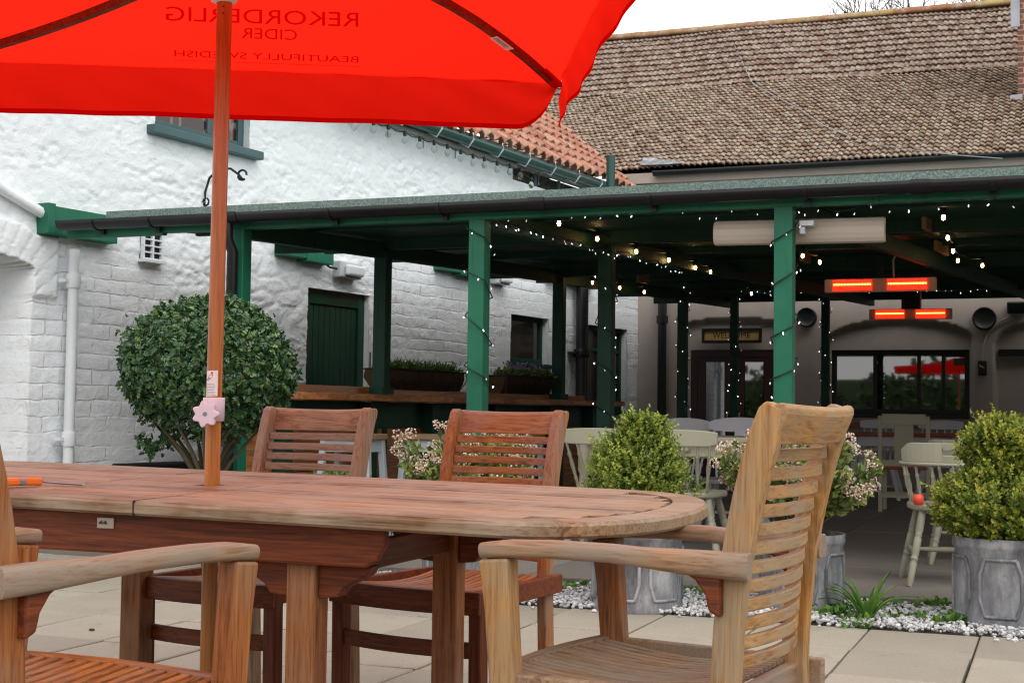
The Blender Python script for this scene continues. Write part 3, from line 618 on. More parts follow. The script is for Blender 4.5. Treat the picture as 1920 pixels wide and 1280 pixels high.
# glazed double doors
dw = (DR[1] - DR[0] - .24) / 2
m = M(); m.bb((DR[0], .10, -.3), (DR[0] + .09, .18, DR[3])); m.bb((DR[1] - .09, .10, -.3), (DR[1], .18, DR[3])); m.bb((DR[0] + .09, .10, DR[3] - .10), (DR[1] - .09, .18, DR[3])); build('door_frame', m, MT['maroon'], mb, .005)
for s in (0, 1):
    x0 = DR[0] + .09 + s * (dw + .06); x1 = x0 + dw; m = M(); z1 = DR[3] - .10
    m.bb((x0, .11, -.25), (x0 + .10, .16, z1)); m.bb((x1 - .10, .11, -.25), (x1, .16, z1)); m.bb((x0 + .1, .11, z1 - .06), (x1 - .1, .16, z1)); m.bb((x0 + .1, .11, -.25), (x1 - .1, .16, .35))
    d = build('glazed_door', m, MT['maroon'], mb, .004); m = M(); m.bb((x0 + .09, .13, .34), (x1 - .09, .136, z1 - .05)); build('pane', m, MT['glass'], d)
    m = M(); xx = x1 - .05 if s == 0 else x0 + .05; m.tube([(xx, .11, .95), (xx, .05, .95), (xx, .05, .78), (xx, .11, .78)], .010, 6); build('handle', m, MT['brass'], d)
window(mb, BWIN, .12, MT['black_frame'], MT['glass'], mull=(.32, .64, .815), fw=.06, sill=(.0, .05, .05))
m = M(); x = bp(1245, 650).x; m.tube([(x, -.1, -.3), (x, -.1, 2.6)], .06, 10); m.lathe([(.08, 0), (.08, .1)], 10, (x, -.1, bp(1245, 607).z)); build('downpipe', m, MT['black'], mb)
m = M(); y0 = bp(1895, 662, -.0); m.bb((bp(1872, 662).x, .02, y0.z - .03), (7.4, .088, y0.z + .05)); build('lintel', m, MT['black_frame'], mb, .003)
# roof: lower flatter pitch then a steeper upper one
P1, P2 = math.radians(25), math.radians(38); e0 = (0, -.25, EV + .16); R1, g1 = 27, .192; run1 = R1 * g1
tile_roof('roof', 12.5, R1, g1, P1, .078, MT['tile_old'], mb, -3.2, e0, .012, .030, .005, 6)
e1 = (0, e0[1] + run1 * math.cos(P1), e0[2] + run1 * math.sin(P1) - .018)
tile_roof('upper_roof', 12.5, 11, .224, P2, .085, MT['tile_top'], mb, -3.2, e1, .010, .036, .005, 6)
RY, RZ = e1[1] + 11 * .224 * math.cos(P2), e1[2] + 11 * .224 * math.sin(P2)
m = M()
for i in range(28): x = -3.2 + i * .45; m.cur = random.random(); m.sweep([(x, RY, RZ - .03), (x + .455, RY, RZ - .03 + random.uniform(-.006, .006))], [(.13 * math.cos(a), .12 * math.sin(a)) for a in np.linspace(0, PI, 9)], sm=True)
build('ridge_tile', m, MT['ridge'], mb)
m = M(); m.add([(-3.2, RY, RZ - .05), (9.3, RY, RZ - .05), (9.3, RY + 4, RZ - 3.1), (-3.2, RY + 4, RZ - 3.1)], [(0, 1, 2, 3)]); build('rear_roof', m, MT['tile_old'], mb)
g = build('gutter', gutter_mesh((.3, -.33, EV + .12), (9.3, -.33, EV + .12), .065), MT['gutter'], mb)
m = M(); m.bb((-.2, -.25, EV - .02), (9.3, -.0, EV + .12)); pieces('fascia_board', m, MT['back'], mb, bevel=.004)
m = M(); zz_ = .05
def dk(y, z): return [(-3.1, y, z - zz_), (9.2, y, z - zz_)]
a, b, c = dk(e0[1], e0[2]), dk(e1[1], e1[2]), dk(RY, RZ); m.add([a[0], a[1], b[1], b[0], c[1], c[0]], [(0, 1, 2, 3), (3, 2, 4, 5)]); build('roof_deck', m, MT['black'], mb)
# chimney stack at the right end
cl = BW.hit(1909, 120, 2.5).x; m = M(); zb = BW.hit(1909, 224, 2.5).z
m.bb((cl, 2.3, 3.4), (cl + 1.0, 3.3, 9.2)); ch = build('chimney', m, MT['brick'], mb)
zt = BW.hit(1907, 22, 2.5).z
m = M(); m.bb((cl - .16, 2.1, zb - .03), (cl + 1.0, 2.292, zb + .14)); m.bb((cl - .10, 2.27, zb + .1), (cl + .06, 2.295, zb + .3)); m.bb((cl - .09, 2.27, zt - .28), (cl + .03, 2.295, zt + .1)); pieces('flashing', m, MT['lead'], ch, bevel=.01)
m = M(); m.prism([(-.25, .0), (.0, -.03), (.34, -.02), (.22, .10), (.05, .16), (-.15, .34), (-.3, .4)], .066, .075, lambda x, y, z: (x + .35, -.25 + y * math.cos(P1) - z * math.sin(P1), EV + .16 + y * math.sin(P1) + z * math.cos(P1))); build('valley_flashing', m, MT['planter'], mb)
# things fixed to the back wall
def back_thing(name, label, cat, px, py, v=-.02, group=None): p = bp(px, py, v); return thing(name, label, cat, BW.w(p.x, p.y, p.z), BW.rz, group)
def text_mesh(s, size=1., align='CENTER', extrude=.0):
    c = bpy.data.curves.new('lettering', 'FONT'); c.body = s; c.size = size; c.align_x = align; c.align_y = 'CENTER'; c.resolution_u = 3; c.extrude = extrude
    o = bpy.data.objects.new('lettering_source', c); COL.objects.link(o); dg = bpy.context.evaluated_depsgraph_get(); me = bpy.data.meshes.new_from_object(o.evaluated_get(dg))
    bpy.data.objects.remove(o); return me
t = back_thing('welcome_sign', 'framed gilt WELCOME sign over the glazed doors', 'sign', 1372, 629); sw = bp(1428, 629).x - bp(1316, 629).x; sh = .19
m = M(); f = .035; m.bb((-sw/2, -.03, -sh/2), (-sw/2 + f, .02, sh/2)); m.bb((sw/2 - f, -.03, -sh/2), (sw/2, .02, sh/2)); m.bb((-sw/2 + f, -.03, sh/2 - f), (sw/2 - f, .02, sh/2)); m.bb((-sw/2 + f, -.03, -sh/2), (sw/2 - f, .02, -sh/2 + f)); build('frame', m, MT['black_frame'], t, .004)
m = M(); m.bb((-sw/2 + f, -.012, -sh/2 + f), (sw/2 - f, .01, sh/2 - f)); build('panel', m, MT['brass'], t)
me = text_mesh('WELCOME', .105); me.materials.append(MT['ink']); o = put(bpy.data.objects.new('lettering', me), t); o.rotation_euler.x = PI / 2; o.location = (0, -.0145, 0)
w_ = max(v.co.x for v in me.vertices) - min(v.co.x for v in me.vertices); o.scale = (.44 * 1.15 / max(w_, .01) * (sw / .8), 1, 1)
for px, py, r, lab in ((1513, 595, .125, 'round black wall speaker between the doors and the window'), (1846, 597, .14, 'round black wall speaker right of the glowing heaters')):
    t = back_thing('wall_speaker', lab, 'speaker', px, py, -.03, 'round speakers on the back wall'); RX = Matrix.Rotation(PI/2, 3, 'X')
    m = M(); m.lathe([(r, -.03), (r, .05), (r * .9, .065), (r * .85, .05), (.02, .05)], 24, (0, 0, 0), RX); build('speaker_case', m, MT['black'], t)
    m = M(); m.lathe([(r * .84, .045), (r * .5, .03), (r * .25, .02), (.01, .04)], 20, (0, 0, 0), RX); build('cone', m, MT['gutter'], t)
t = back_thing('junction_box', 'small dark switch box on the back wall with a curved conduit', 'switch box', 1842, 690, -.03); m = M(); m.bb((-.05, -.04, -.09), (.05, .03, .09)); build('box', m, MT['black'], t, .01)
a = BW.l(t.location); m = M(); pts = [bp(x, y, -.03) for x, y in ((1842, 677), (1843, 650), (1852, 625), (1872, 604), (1893, 594))]; m.tube([Vector((p.x, p.y, p.z)) - a for p in pts], .013, 6); build('conduit', m, MT['back'], t)
m = M(); m.tube([(0.02, -.042, .0), (-.03, -.05, .03)], .01, 6); build('switch', m, MT['brass'], t)
t = back_thing('floodlight', 'black box floodlight high on the back wall at the right edge', 'floodlight', 1908, 577, -.06); m = M(); m.bb((-.12, -.08, -.07), (.12, .04, .07)); build('lamp_body', m, MT['black'], t, .015); m = M(); m.bb((-.1, -.085, -.05), (.1, -.0805, .05)); build('lens', m, MT['glass'], t)
t = thing('wall_shelf', 'red brown timber ledge along the back wall under the window', 'ledge', BW.w((BWIN[0] + BWIN[1]) / 2, -.15, .82), BW.rz)
m = M(); m.bb((-1.1, -.12, -.03), (1.1, .15, .03)); build('board', m, MT['redtop'], t, .006); m = M(); [m.bb((k - .03, -.1, -.22), (k + .03, .14, -.031)) for k in (-.9, 0, .9)]; pieces('bracket', m, MT['black'], t)
# cable draped over the roof
def roof_pt(px, py):
    d = ray(px, py); o = BW.w(0, e0[1], e0[2]); n = Vector((0, 0, 1)) * math.cos(P1) - BW.y * math.sin(P1); t = (o - EYE).dot(n) / d.dot(n); return EYE + d * t + n * .055
o1 = BW.w(0, e1[1], e1[2]); n1 = Vector((0, 0, 1)) * math.cos(P2) - BW.y * math.sin(P2)
def roof_pt2(px, py): d = ray(px, py); t = (o1 - EYE).dot(n1) / d.dot(n1); return EYE + d * t + n1 * .05
cp = [roof_pt2(x, y) for x, y in ((1376, 88), (1386, 105), (1398, 135))] + [roof_pt(x, y) for x, y in ((1413, 165), (1450, 185), (1500, 212), (1545, 243), (1590, 262), (1650, 280), (1720, 291), (1800, 300), (1880, 306))]
t = thing('roof_cable', 'thin grey cable lying slack down the weathered tile roof', 'cable', cp[0]); m = M(); m.tube([p - cp[0] for p in cp], .0065, 6); build('cable', m, MT['cable'], t)
# ------------------------------------------------------------------ veranda: posts, beams, flat felt roof, gutter
vr = thing('veranda', 'green timber veranda with a flat felt roof and black gutter', 'veranda', B.o, B.rz)
ZB = 2.118; RISE = .022
def under(v): return ZB + RISE * max(0, v)
T3 = lambda t: B.l(Vector((-1.811 + .489 * t, 9.134 + .872 * t, 0)))      # along the left row of posts
def post(u, v, w=.105, mat='green', base=None, rz=0):
    m = M(); m.box((u, v, (under(v) - .15) / 2 + .0), (w, w, under(v) + .15), rz); p = build('post', m, MT[mat], vr, .005)
    return p
WR = WL.rz - B.rz - PI / 2
LEFT = []
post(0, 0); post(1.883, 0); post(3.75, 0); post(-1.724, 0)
for t in (1.66, 4.62, 7.72): p = T3(t); LEFT.append(p); post(p.x, p.y, .105, 'green_dark', rz=0)  # nearest left post: front-post paint, with its shade put into the darker green
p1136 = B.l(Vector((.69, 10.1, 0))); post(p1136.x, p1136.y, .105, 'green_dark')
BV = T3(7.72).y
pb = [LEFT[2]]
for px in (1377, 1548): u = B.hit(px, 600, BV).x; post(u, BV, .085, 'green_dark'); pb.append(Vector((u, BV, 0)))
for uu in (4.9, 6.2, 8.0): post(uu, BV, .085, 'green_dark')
UL = B.hit(216, 388, -.05).x; UR = 10.5; BACK = 9.58
def slope_box(m, u0, u1, v0, v1, dz0, dz1):
    a = [(u0, v0), (u1, v0), (u1, v1), (u0, v1)]
    vs = [(u, v, under(v) + dz0) for u, v in a] + [(u, v, under(v) + dz1) for u, v in a]
    m.add(vs, [(0,3,2,1),(4,5,6,7),(0,1,5,4),(1,2,6,5),(2,3,7,6),(3,0,4,7)])
# left edge of the roof follows the wall direction
dl = Vector((math.sin(WR) * -1, math.cos(WR), 0)); 
def edge_u(v): return UL + v * math.tan(.511 - TH) * 1.0
m = M()
for zz, nm in ((0, 'felt'),):
    vs = [(UL, -.07, ZB + .065), (UR, -.07, ZB + .065), (UR, BACK, under(BACK) + .19), (edge_u(BACK), BACK, under(BACK) + .19)]
    vs2 = [(a, b, c + .03) for a, b, c in vs]; vs = vs + vs2; m.add(vs, [(0,3,2,1),(4,5,6,7),(0,1,5,4),(1,2,6,5),(2,3,7,6),(3,0,4,7)])
roof = build('roof_deck', m, MT['green_dark'], vr)
m = M()
vs = [(UL - .02, -.09, ZB + .125), (UR, -.09, ZB + .125), (UR, BACK, under(BACK) + .222), (edge_u(BACK) - .02, BACK, under(BACK) + .222)]; vs = vs + [(a, b, c + .02) for a, b, c in vs]
m.add(vs, [(0,3,2,1),(4,5,6,7),(0,1,5,4),(1,2,6,5),(2,3,7,6),(3,0,4,7)])
m.bb((UL - .02, -.118, ZB + .045), (UR, -.0905, ZB + .146)); build('roof_felt', m, MT['felt'], roof)
m = M(); m.bb((UL, -.0, ZB), (1.8825, .05, ZB + .06)); m.bb((1.8835, -.001, ZB), (UR, .05, ZB + .06)); build('front_beam', m, MT['green'], vr, .004)
GL = B.hit(112, 408, -.16).x
m = M(); m.bb((GL - .02, -.06, ZB - .02), (UL + .4, -.001, ZB + .09)); m.bb((UL - .0, -.03, ZB + .085), (UL + .12, .6, ZB + .125)); pieces('fascia_board', m, MT['green'], vr, bevel=.004)
m = M(); m.bb((UL + .4, -.05, ZB - .005), (UR, -.002, ZB + .05)); build('fascia_strip', m, MT['green'], vr, .004)
GZ = ZB + .085
m = M(); m.sweep([(GL, -.145, GZ), (UR, -.145, GZ)], [(x * .062, y * .064) for x, y in half] + [(x * .058, y * .060) for x, y in half[::-1]], sm=True)
m.prism([(x * .062, y * .064) for x, y in half], 0, .004, lambda x, y, z: (GL + z, -.145 + x, GZ + y)); gt = build('gutter', m, MT['gutter'], vr)
m = M()
for px in (172, 277, 613, 820, 1216, 1508, 1860): u = B.hit(px, 380, -.2).x; m.sweep([(u - .011, -.145, GZ), (u + .011, -.145, GZ)], [(x * .068, y * .071) for x, y in half] + [(x * .061, y * .064) for x, y in half[::-1]], sm=True); m.bb((u - .016, -.085, GZ - .09), (u + .016, -.06, GZ - .03))
pieces('gutter_bracket', m, MT['black'], gt)
m = M()
for px in (430, 1005, 1725): u = B.hit(px, 380, -.2).x; m.sweep([(u - .05, -.145, GZ + .004), (u + .05, -.145, GZ + .004)], [(x * .069, y * .072) for x, y in half] + [(x * .061, y * .064) for x, y in half[::-1]], sm=True)
pieces('gutter_joint', m, MT['black'], gt)
u = B.hit(428, 480, -.13).x; m = M(); m.tube([(u, -.145, GZ - .06), (u, -.145, ZB - .08), (u + .02, -.11, ZB - .16), (u + .02, -.11, 0)], .037, 10); build('downpipe', m, MT['gutter'], vr)
# long beams under the deck, parallel to the wall, and cross joists
def beam3(name, a, b, w, h, mat): m = M(); m.beam(a, b, w, h); return build(name, m, mat, vr, .004)
def lin(p, t0, t1, dz):
    d = Vector((math.sin(.511 - TH), math.cos(.511 - TH), 0)); q0 = p + d * t0; q1 = p + d * t1
    return Vector((q0.x, q0.y, under(q0.y) + dz)), Vector((q1.x, q1.y, under(q1.y) + dz))
for p0, nm in ((Vector((-1.724, 0, 0)), 'post_beam'), (Vector((0, 0, 0)), 'post_beam'), (Vector((1.883, 0, 0)), 'post_beam'), (Vector((3.75, 0, 0)), 'post_beam')):
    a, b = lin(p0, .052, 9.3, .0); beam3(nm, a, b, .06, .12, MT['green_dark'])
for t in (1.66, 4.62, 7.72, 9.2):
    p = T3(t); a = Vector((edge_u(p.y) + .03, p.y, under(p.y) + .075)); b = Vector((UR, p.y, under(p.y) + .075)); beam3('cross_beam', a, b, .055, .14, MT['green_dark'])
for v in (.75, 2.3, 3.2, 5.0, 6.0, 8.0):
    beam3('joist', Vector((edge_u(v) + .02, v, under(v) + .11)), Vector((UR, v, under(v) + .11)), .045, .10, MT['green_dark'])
m = M()                                    # bare timber cleats lit up beside the warm bulbs
for px, py, l in ((1085, 443, .5), (1163, 470, .22), (1225, 485, .3), (1280, 497, .3), (1510, 490, .22), (1745, 420, .4), (1765, 470, .4), (1130, 526, .2), (1205, 536, .25)):
    q0 = at_z(px, py, 2.17 + RISE * 2); c = B.l(q0); c.z = under(c.y) + .045; m.box(c, (.03, l, .08), -(.511 - TH))
pieces('cleat', m, MT['gold_y'], vr, bevel=.003)

# ------------------------------------------------------------------ string lights
bm_ = M(); bm_.lathe([(.001, -.008), (.0026, -.006), (.003, 0), (.0022, .005), (.001, .006)], 7); _o = build('fairy_bulb', bm_, MT['fairy']); FB = _o.data; bpy.data.objects.remove(_o)
bm_ = M(); bm_.lathe([(.002, -.020), (.009, -.016), (.0125, -.005), (.010, .008), (.007, .018)], 10); _o = build('warm_bulb', bm_, MT['warm']); WB_ = _o.data; bpy.data.objects.remove(_o)
bm_ = M(); bm_.lathe([(.004, -.065), (.024, -.052), (.032, -.028), (.026, -.004), (.013, .012)], 12); _o = build('clear_bulb', bm_, MT['bulb_glass']); CB = _o.data; bpy.data.objects.remove(_o)
bm_ = M(); bm_.lathe([(.014, .0), (.017, .01), (.017, .045), (.008, .055)], 8); _o = build('socket', bm_, MT['black']); SK = _o.data; bpy.data.objects.remove(_o)
def fairy(label, pts, bulbs, group=None, r=.0045, socket=.0):
    t = thing('fairy_lights', label, 'string lights', pts[0], 0, group or 'white fairy lights on the veranda'); o = Vector(pts[0])
    m = M(); m.tube([Vector(p) - o for p in pts], r, 5); build('cable', m, MT['black_cable'], t)
    for b in bulbs:
        s = sub(t, 'bulb', FB, Vector(b) - o); s.rotation_euler = (random.uniform(-.7, .7), random.uniform(-.7, .7), random.uniform(0, 6))
    return t
def spiral(label, u, v, w, z0, z1, turns, nb, ph=0, hand=1):
    h = w / 2 + .012; sq = [(-h, -h), (h, -h), (h, h), (-h, h)]; pts = []; N_ = int(turns * 4) + 1
    for i in range(N_):
        k = (i + ph) % 4 if hand > 0 else (ph - i) % 4
        a, b = sq[k]; z = z1 - (z1 - z0) * i / max(1, N_ - 1); pts.append(B.w(u + a, v + b, z + random.uniform(-.02, .02)))
    bl = []
    for i in range(nb):
        f = (i + .5) / nb * (N_ - 1); k = int(f); p = pts[k].lerp(pts[min(k + 1, N_ - 1)], f - k); c = B.w(u, v, p.z); d = (p - c); d.z = 0
        bl.append(p + d.normalized() * random.uniform(.004, .028) + Vector((0, 0, random.uniform(-.035, .01))))
    return fairy(label, pts, bl)
spiral('fairy lights wound round the bright green post behind the red-brown side chair', 0, 0, .105, .85, 2.08, 4.3, 20, 0, 1)
spiral('fairy lights wound round the bright green post with the cream heater', 1.883, 0, .105, .85, 2.06, 4.6, 20, 2, -1)
spiral('fairy lights on the dark inner post behind the first sage chair', p1136.x, p1136.y, .105, .9, under(p1136.y), 4, 20, 1)
spiral('fairy lights on the dark post left of the glazed doors', LEFT[2].x, LEFT[2].y, .105, .85, under(BV), 5, 22, 0)
spiral('fairy lights on the dark post in front of the WELCOME sign', pb[1].x, pb[1].y, .085, .85, under(BV), 5, 22, 1)
spiral('fairy lights on the dark post left of the long window', pb[2].x, pb[2].y, .085, .85, under(BV), 5, 22, 3)
fb = [(905, 437), (931, 422), (987, 414), (1048, 404), (1072, 408), (1097, 407), (1126, 409), (1157, 405), (1184, 406), (1230, 396), (1280, 399), (1312, 409.5), (1343, 409.5), (1372, 396), (1420, 402), (1498, 398), (1509, 403), (1534, 395), (1570, 402), (1602, 401), (1633, 388), (1668, 397), (1704, 396), (1760, 392), (1816, 386), (1853, 384), (1900, 388)]
fp = [B.hit(x, y, .075) for x, y in fb]; fw_ = [B.w(*p) for p in fp]
fairy('fairy lights hung along the front beam of the veranda', [w + Vector((0, 0, .03 if i % 2 else .015)) for i, w in enumerate(fw_)], fw_)
zz = [(245,153),(225,205),(307,237),(330,232),(435,257),(482,272),(540,292),(625,310),(725,332),(735,352),(787,352),(862,363),(940,404),(966,406),(990,436),(1058,426),(1100,445),(1150,478),(1188,445),(1270,463),(1290,463),(1370,497),(1425,518),(1520,532),(1555,552),(1592,548),(1635,588),(1675,588),(1710,598),(1730,598)]
PB = Frame((B.w(.05, 0).x, B.w(.05, 0).y), PI / 2 - .511)
fw_ = [PB.w(*PB.hit(900 + x / 4.571, 380 + y / 4.571)) for x, y in zz]
fairy('fairy lights running back along the beam from the middle front post', [w + Vector((0, 0, .02 + .012 * (i % 2))) for i, w in enumerate(fw_)], fw_)
fb = [(1282, 539), (1294, 549), (1390, 546), (1402, 540), (1420, 547), (1434, 549), (1444, 546), (1502, 548), (1518, 542), (1538, 549), (1564, 551), (1630, 549), (1720, 547), (1738, 545), (1756, 545), (1773, 545), (1784, 545), (1801, 549), (1820, 546), (1833, 543), (1850, 545), (1866, 540)]
fw_ = [B.w(*B.hit(x, y, BV - .06)) for x, y in fb]; fairy('fairy lights along the back beam above the doors and long window', [w + Vector((0, 0, .03)) for w in fw_], fw_)
def festoon(label, px, warm=True, zc=2.16, pts3=None):
    P = pts3 or [at_z(x, y, zc + .0) for x, y in px]; t = thing('festoon_lights', label, 'string lights', P[0], 0, 'warm festoon bulbs under the veranda roof' if warm else None); o = P[0]
    m = M(); c = []
    for i, p in enumerate(P): c += [p - o + Vector((0, 0, .055))] + ([(p + P[i + 1]) / 2 - o + Vector((0, 0, .03))] if i + 1 < len(P) else [])
    m.tube(c, .005, 5); build('cable', m, MT['black'], t)
    for p in P: sub(t, 'bulb', WB_ if warm else CB, p - o); sub(t, 'socket', SK, p - o + Vector((0, 0, .012)))
    return t
festoon('warm bulbs along the beam between the middle post and the doors', [(1048, 418), (1120, 447), (1193, 471), (1254, 487), (1304, 501), (1332, 509)])
festoon('warm bulbs hanging near the dark inner post and the WELCOME sign', [(1111, 529), (1162, 539), (1208, 547), (1409, 550)], zc=2.2)
festoon('two warm bulbs just right of the bright green heater post', [(1505, 479), (1537, 491)])
festoon('warm bulbs running back under the roof above the glowing heaters', [(1769, 407), (1777, 445), (1787, 470), (1796, 488), (1842, 497)])
# clear bulbs under the eaves of the white building
ev = [(664, 232), (700, 238), (728, 246), (759, 258), (787, 268), (814, 275), (839, 282), (864, 292), (887, 300), (908, 305), (932, 313), (956, 318), (976, 326), (996, 343)]
fe = festoon('unlit clear bulbs strung under the eaves of the white building', None, False, pts3=[WL.w(*WL.hit(x, y, -.14)) for x, y in ev])
# ------------------------------------------------------------------ infrared heaters
def heater(label, c, L, h, rz, lit, back=False):
    t = thing('infrared_heater', label, 'heater', c, rz, 'infrared heaters under the veranda'); m = M(); r = h / 2
    sec = [(r * .55 * math.cos(a), r * math.sin(a)) for a in np.linspace(PI * .5, PI * 1.5, 8)] + [(r * .35, -r), (r * .35, r)]
    m.sweep([(-L/2, 0, 0), (-L/2 + .012, 0, 0), (L/2 - .012, 0, 0), (L/2, 0, 0)], [(-a, b) for a, b in sec] if back else sec, sm=False, scale=[.93, 1, 1, .93])
    m2 = m
    if not lit: build('casing', m, MT['heater'], t, .004)
    else:
        build('casing', m, MT['heater'], t, .004)
        for s in (-1, 1):
            cx = s * L * .245; w = L * .36; m = M(); m.bb((cx - w/2, -r * .62, -r * .82), (cx + w/2, -r * .56, r * .82)); e = build('reflector', m, MT['element_bed'], t)
            m = M(); m.tube([(cx - w/2 + .01, -r * .72, r * .12), (cx + w/2 - .01, -r * .72, r * .12)], r * .15, 6); build('element', m, MT['element'], e)
            m = M()
            for k in range(15): x = cx - w/2 + w * k / 14; m.tube([(x, -r * .95, -r * .85), (x, -r * .95, r * .85)], .0016, 4)
            for z in (-.85, -.3, .4, .85): m.tube([(cx - w/2, -r * .95, r * z), (cx + w/2, -r * .95, r * z)], .0016, 4)
            build('guard', m, MT['steel'], e)
    return t
c = B.hit(1496, 434, .14); t = heater('long cream infrared heater switched off behind the bright green post', B.w(*c), .98, .145, B.rz, False, True)
t.rotation_euler.y = .012
m = M(); m.bb((.03, -.13, .015), (.11, -.05, .045)); m.bb((.03, -.12, -.03), (.06, -.055, .01)); pieces('mounting_bracket', m, MT['white_pvc'], t, bevel=.003)
c = at_y(1650, 534.5, 11.2); t = heater('nearer of the two glowing red infrared heaters', c, .885, .112, B.rz, True); m = M(); m.tube([(.11, .0, .05), (.105, .0, .2), (.13, 0, .26)], .008, 6); build('cable', m, MT['grey_box'], t); m = M(); m.bb((-.02, .03, .0), (.02, .06, 2.2 - c.z)); build('hanger', m, MT['black'], t)
c = at_y(1707, 589, 15.3); t = heater('farther glowing red infrared heater above the long window', c, .89, .118, B.rz, True); m = M(); m.bb((-.1, .03, .05), (.1, .07, 2.36 - c.z)); build('hanger', m, MT['black'], t); m = M(); m.tube([(.11, .0, .05), (.11, .0, .3)], .008, 6); build('cable', m, MT['grey_box'], t)

# ------------------------------------------------------------------ bar counter along the left posts, stools, troughs
LP = Frame((-1.811, 9.134), PI / 2 - .511)   # local x along the post row, local y towards the wall
bar = thing('bar_counter', 'rustic live-edge timber bar along the left posts of the veranda', 'bar', LP.o, LP.rz)
BZ = 1.045; n = 44; x0, x1 = .12, 5.2
poly = [(x0 + (x1 - x0) * i / n, -.42 - .03 * math.sin(i * .9) - .025 * math.sin(i * .37 + 1) - .012 * random.random()) for i in range(n + 1)] + [(x1, -.05), (x0, -.05)]
m = M(); m.prism(poly, BZ - .05, BZ); build('slab', m, MT['bark_x'], bar, .008)
m = M(); m.bb((.08, .055, BZ - .04), (1.6, .085, BZ + .062)); m.bb((1.72, .055, BZ - .04), (4.56, .085, BZ + .05)); m.bb((4.68, .055, BZ - .04), (5.3, .085, BZ + .05)); pieces('upstand', m, MT['pole_x'], bar, bevel=.004)
m = M()
for x in (1.66, 4.62): m.box((x, 0, BZ + .03), (.16, .135, .06))
pieces('post_collar', m, MT['green_dark'], bar, bevel=.004)
m = M(); m.bb((.05, -.06, BZ - .25), (5.2, -.03, BZ - .051)); pieces('apron', m, MT['green_dark'], bar, bevel=.004)
m = M()
for k in range(5): m.bb((.05, -.05, .05 + k * .15), (5.2, -.028, .195 + k * .15))
build('front_boarding', m, MT['bark_x'], bar, .004)
for x in (.35, 1.35, 2.2, 3.2, 4.2, 5.1): m = M(); m.bb((x - .05, -.16, 0), (x + .05, -.061, BZ - .052)); build('leg', m, MT['green_dark'], bar, .005)
def stool(label, px, Y, zs=.775):
    c = at_y(px, 900, Y); t = thing('bar_stool', label, 'stool', (c.x, Y, FZ), B.rz + .06, 'bar stools along the timber bar'); z = zs - FZ
    m = M(); m.bb((-.19, -.15, z - .04), (.19, .15, z)); build('seat', m, MT['gold_x'], t, .008)
    for sx in (-1, 1):
        for sy in (-1, 1): m = M(); m.beam((sx * .155, sy * .115, z - .041), (sx * .20, sy * .155, 0), .042, .042, (0, 1, 0)); build('leg', m, MT['blue_grey'], t, .004)
    m = M(); m.bb((-.14, -.13, z - .12), (.14, -.105, z - .041)); m.bb((-.14, .105, z - .12), (.14, .13, z - .041)); m.bb((-.165, -.1, z - .12), (-.14, .1, z - .041)); m.bb((.14, -.1, z - .12), (.165, .1, z - .041)); pieces('apron', m, MT['blue_grey'], t, bevel=.003)
    m = M(); m.bb((-.17, -.14, .28), (.17, -.115, .32)); m.bb((-.17, .115, .2), (.17, .14, .24)); pieces('stretcher', m, MT['blue_grey'], t, bevel=.003)
    return t
stool('timber topped stool directly behind the grey-brown side chair', 660, 9.25); stool('timber topped stool behind the pink flowering shrub', 810, 9.45); stool('timber topped stool mostly hidden behind the red-brown side chair', 962, 9.8)
def leaf_mesh(m, p, d, n_, l, w, tint, fold=.25):
    d = d.normalized(); s = d.cross(n_); 
    if s.length < 1e-4: s = d.cross(Vector((1, 0, 0.1)))
    s.normalize(); u = s.cross(d); m.cur = tint
    m.add([p, p + d * l * .45 + s * w * .5 + u * w * fold, p + d * l, p + d * l * .45 - s * w * .5 + u * w * fold, p + d * l * .5], [(0, 1, 4), (1, 2, 4), (2, 3, 4), (3, 0, 4)])
def rv(): 
    v = Vector((random.gauss(0, 1), random.gauss(0, 1), random.gauss(0, 1))); return v.normalized()
def trough(label, pxa, pxb, py, vio):
    pa, pb_ = LP.hit(pxa, py, -.06), LP.hit(pxb, py, -.06); L = pb_.x - pa.x; c = (pa.x + pb_.x) / 2; z0 = BZ + .052
    t = thing('trough_planter', label, 'planter', LP.w(c, .1, z0), LP.rz, 'coir trough planters on the bar'); H = .155
    sec = [(-.11, H), (-.125, H * .6), (-.1, .06), (-.05, 0), (.06, 0), (.1, .06), (.11, H)]
    m = M(); m.sweep([(-L/2, 0, 0), (L/2, 0, 0)], sec); build('coir_liner', m, MT['coir'], t)
    m = M(); m.tube([(-L/2, -.125, H), (L/2, -.125, H), (L/2, .12, H), (-L/2, .12, H), (-L/2, -.125, H)], .007, 5); n = int(L / .045)
    for k in range(n + 1): x = -L/2 + L * k / n; m.tube([(x, -.125, H), (x, -.135, H * .6), (x, -.105, .05), (x, -.06, -.003)], .004, 4)
    m.tube([(-L/2, -.12, H), (-L/2, -.12, 0)], .008, 5); m.tube([(-L/2 + .05, .1, H), (-L/2 + .05, .1, H + .13)], .006, 5); build('wire_frame', m, MT['black'], t)
    m = M()
    for k in range(900):
        x = random.uniform(-L/2 + .12, L/2 - .02); y = random.uniform(-.11, .1); hh = random.uniform(.02, .12) * (1 if not vio else .8)
        leaf_mesh(m, Vector((x, y, H - .01 + random.uniform(0, hh * .6))), Vector((random.uniform(-.8, .8), random.uniform(-1, .6), random.uniform(.2, 1))), rv(), random.uniform(.035, .08), .013 if not vio else .03, random.random())
    build('foliage', m, MT['weed' if not vio else 'shrub'], t)
    m = M()
    for k in range(70 if vio else 14):
        p = Vector((random.uniform(-L/2 + .15, L/2 - .1), random.uniform(-.12, .05), H + random.uniform(.03, .13 if vio else .06)))
        for j in range(4): leaf_mesh(m, p, rv() + Vector((0, -.8, .2)), rv(), .022, .022, random.random())
    build('blossom', m, MT['violet'], t)
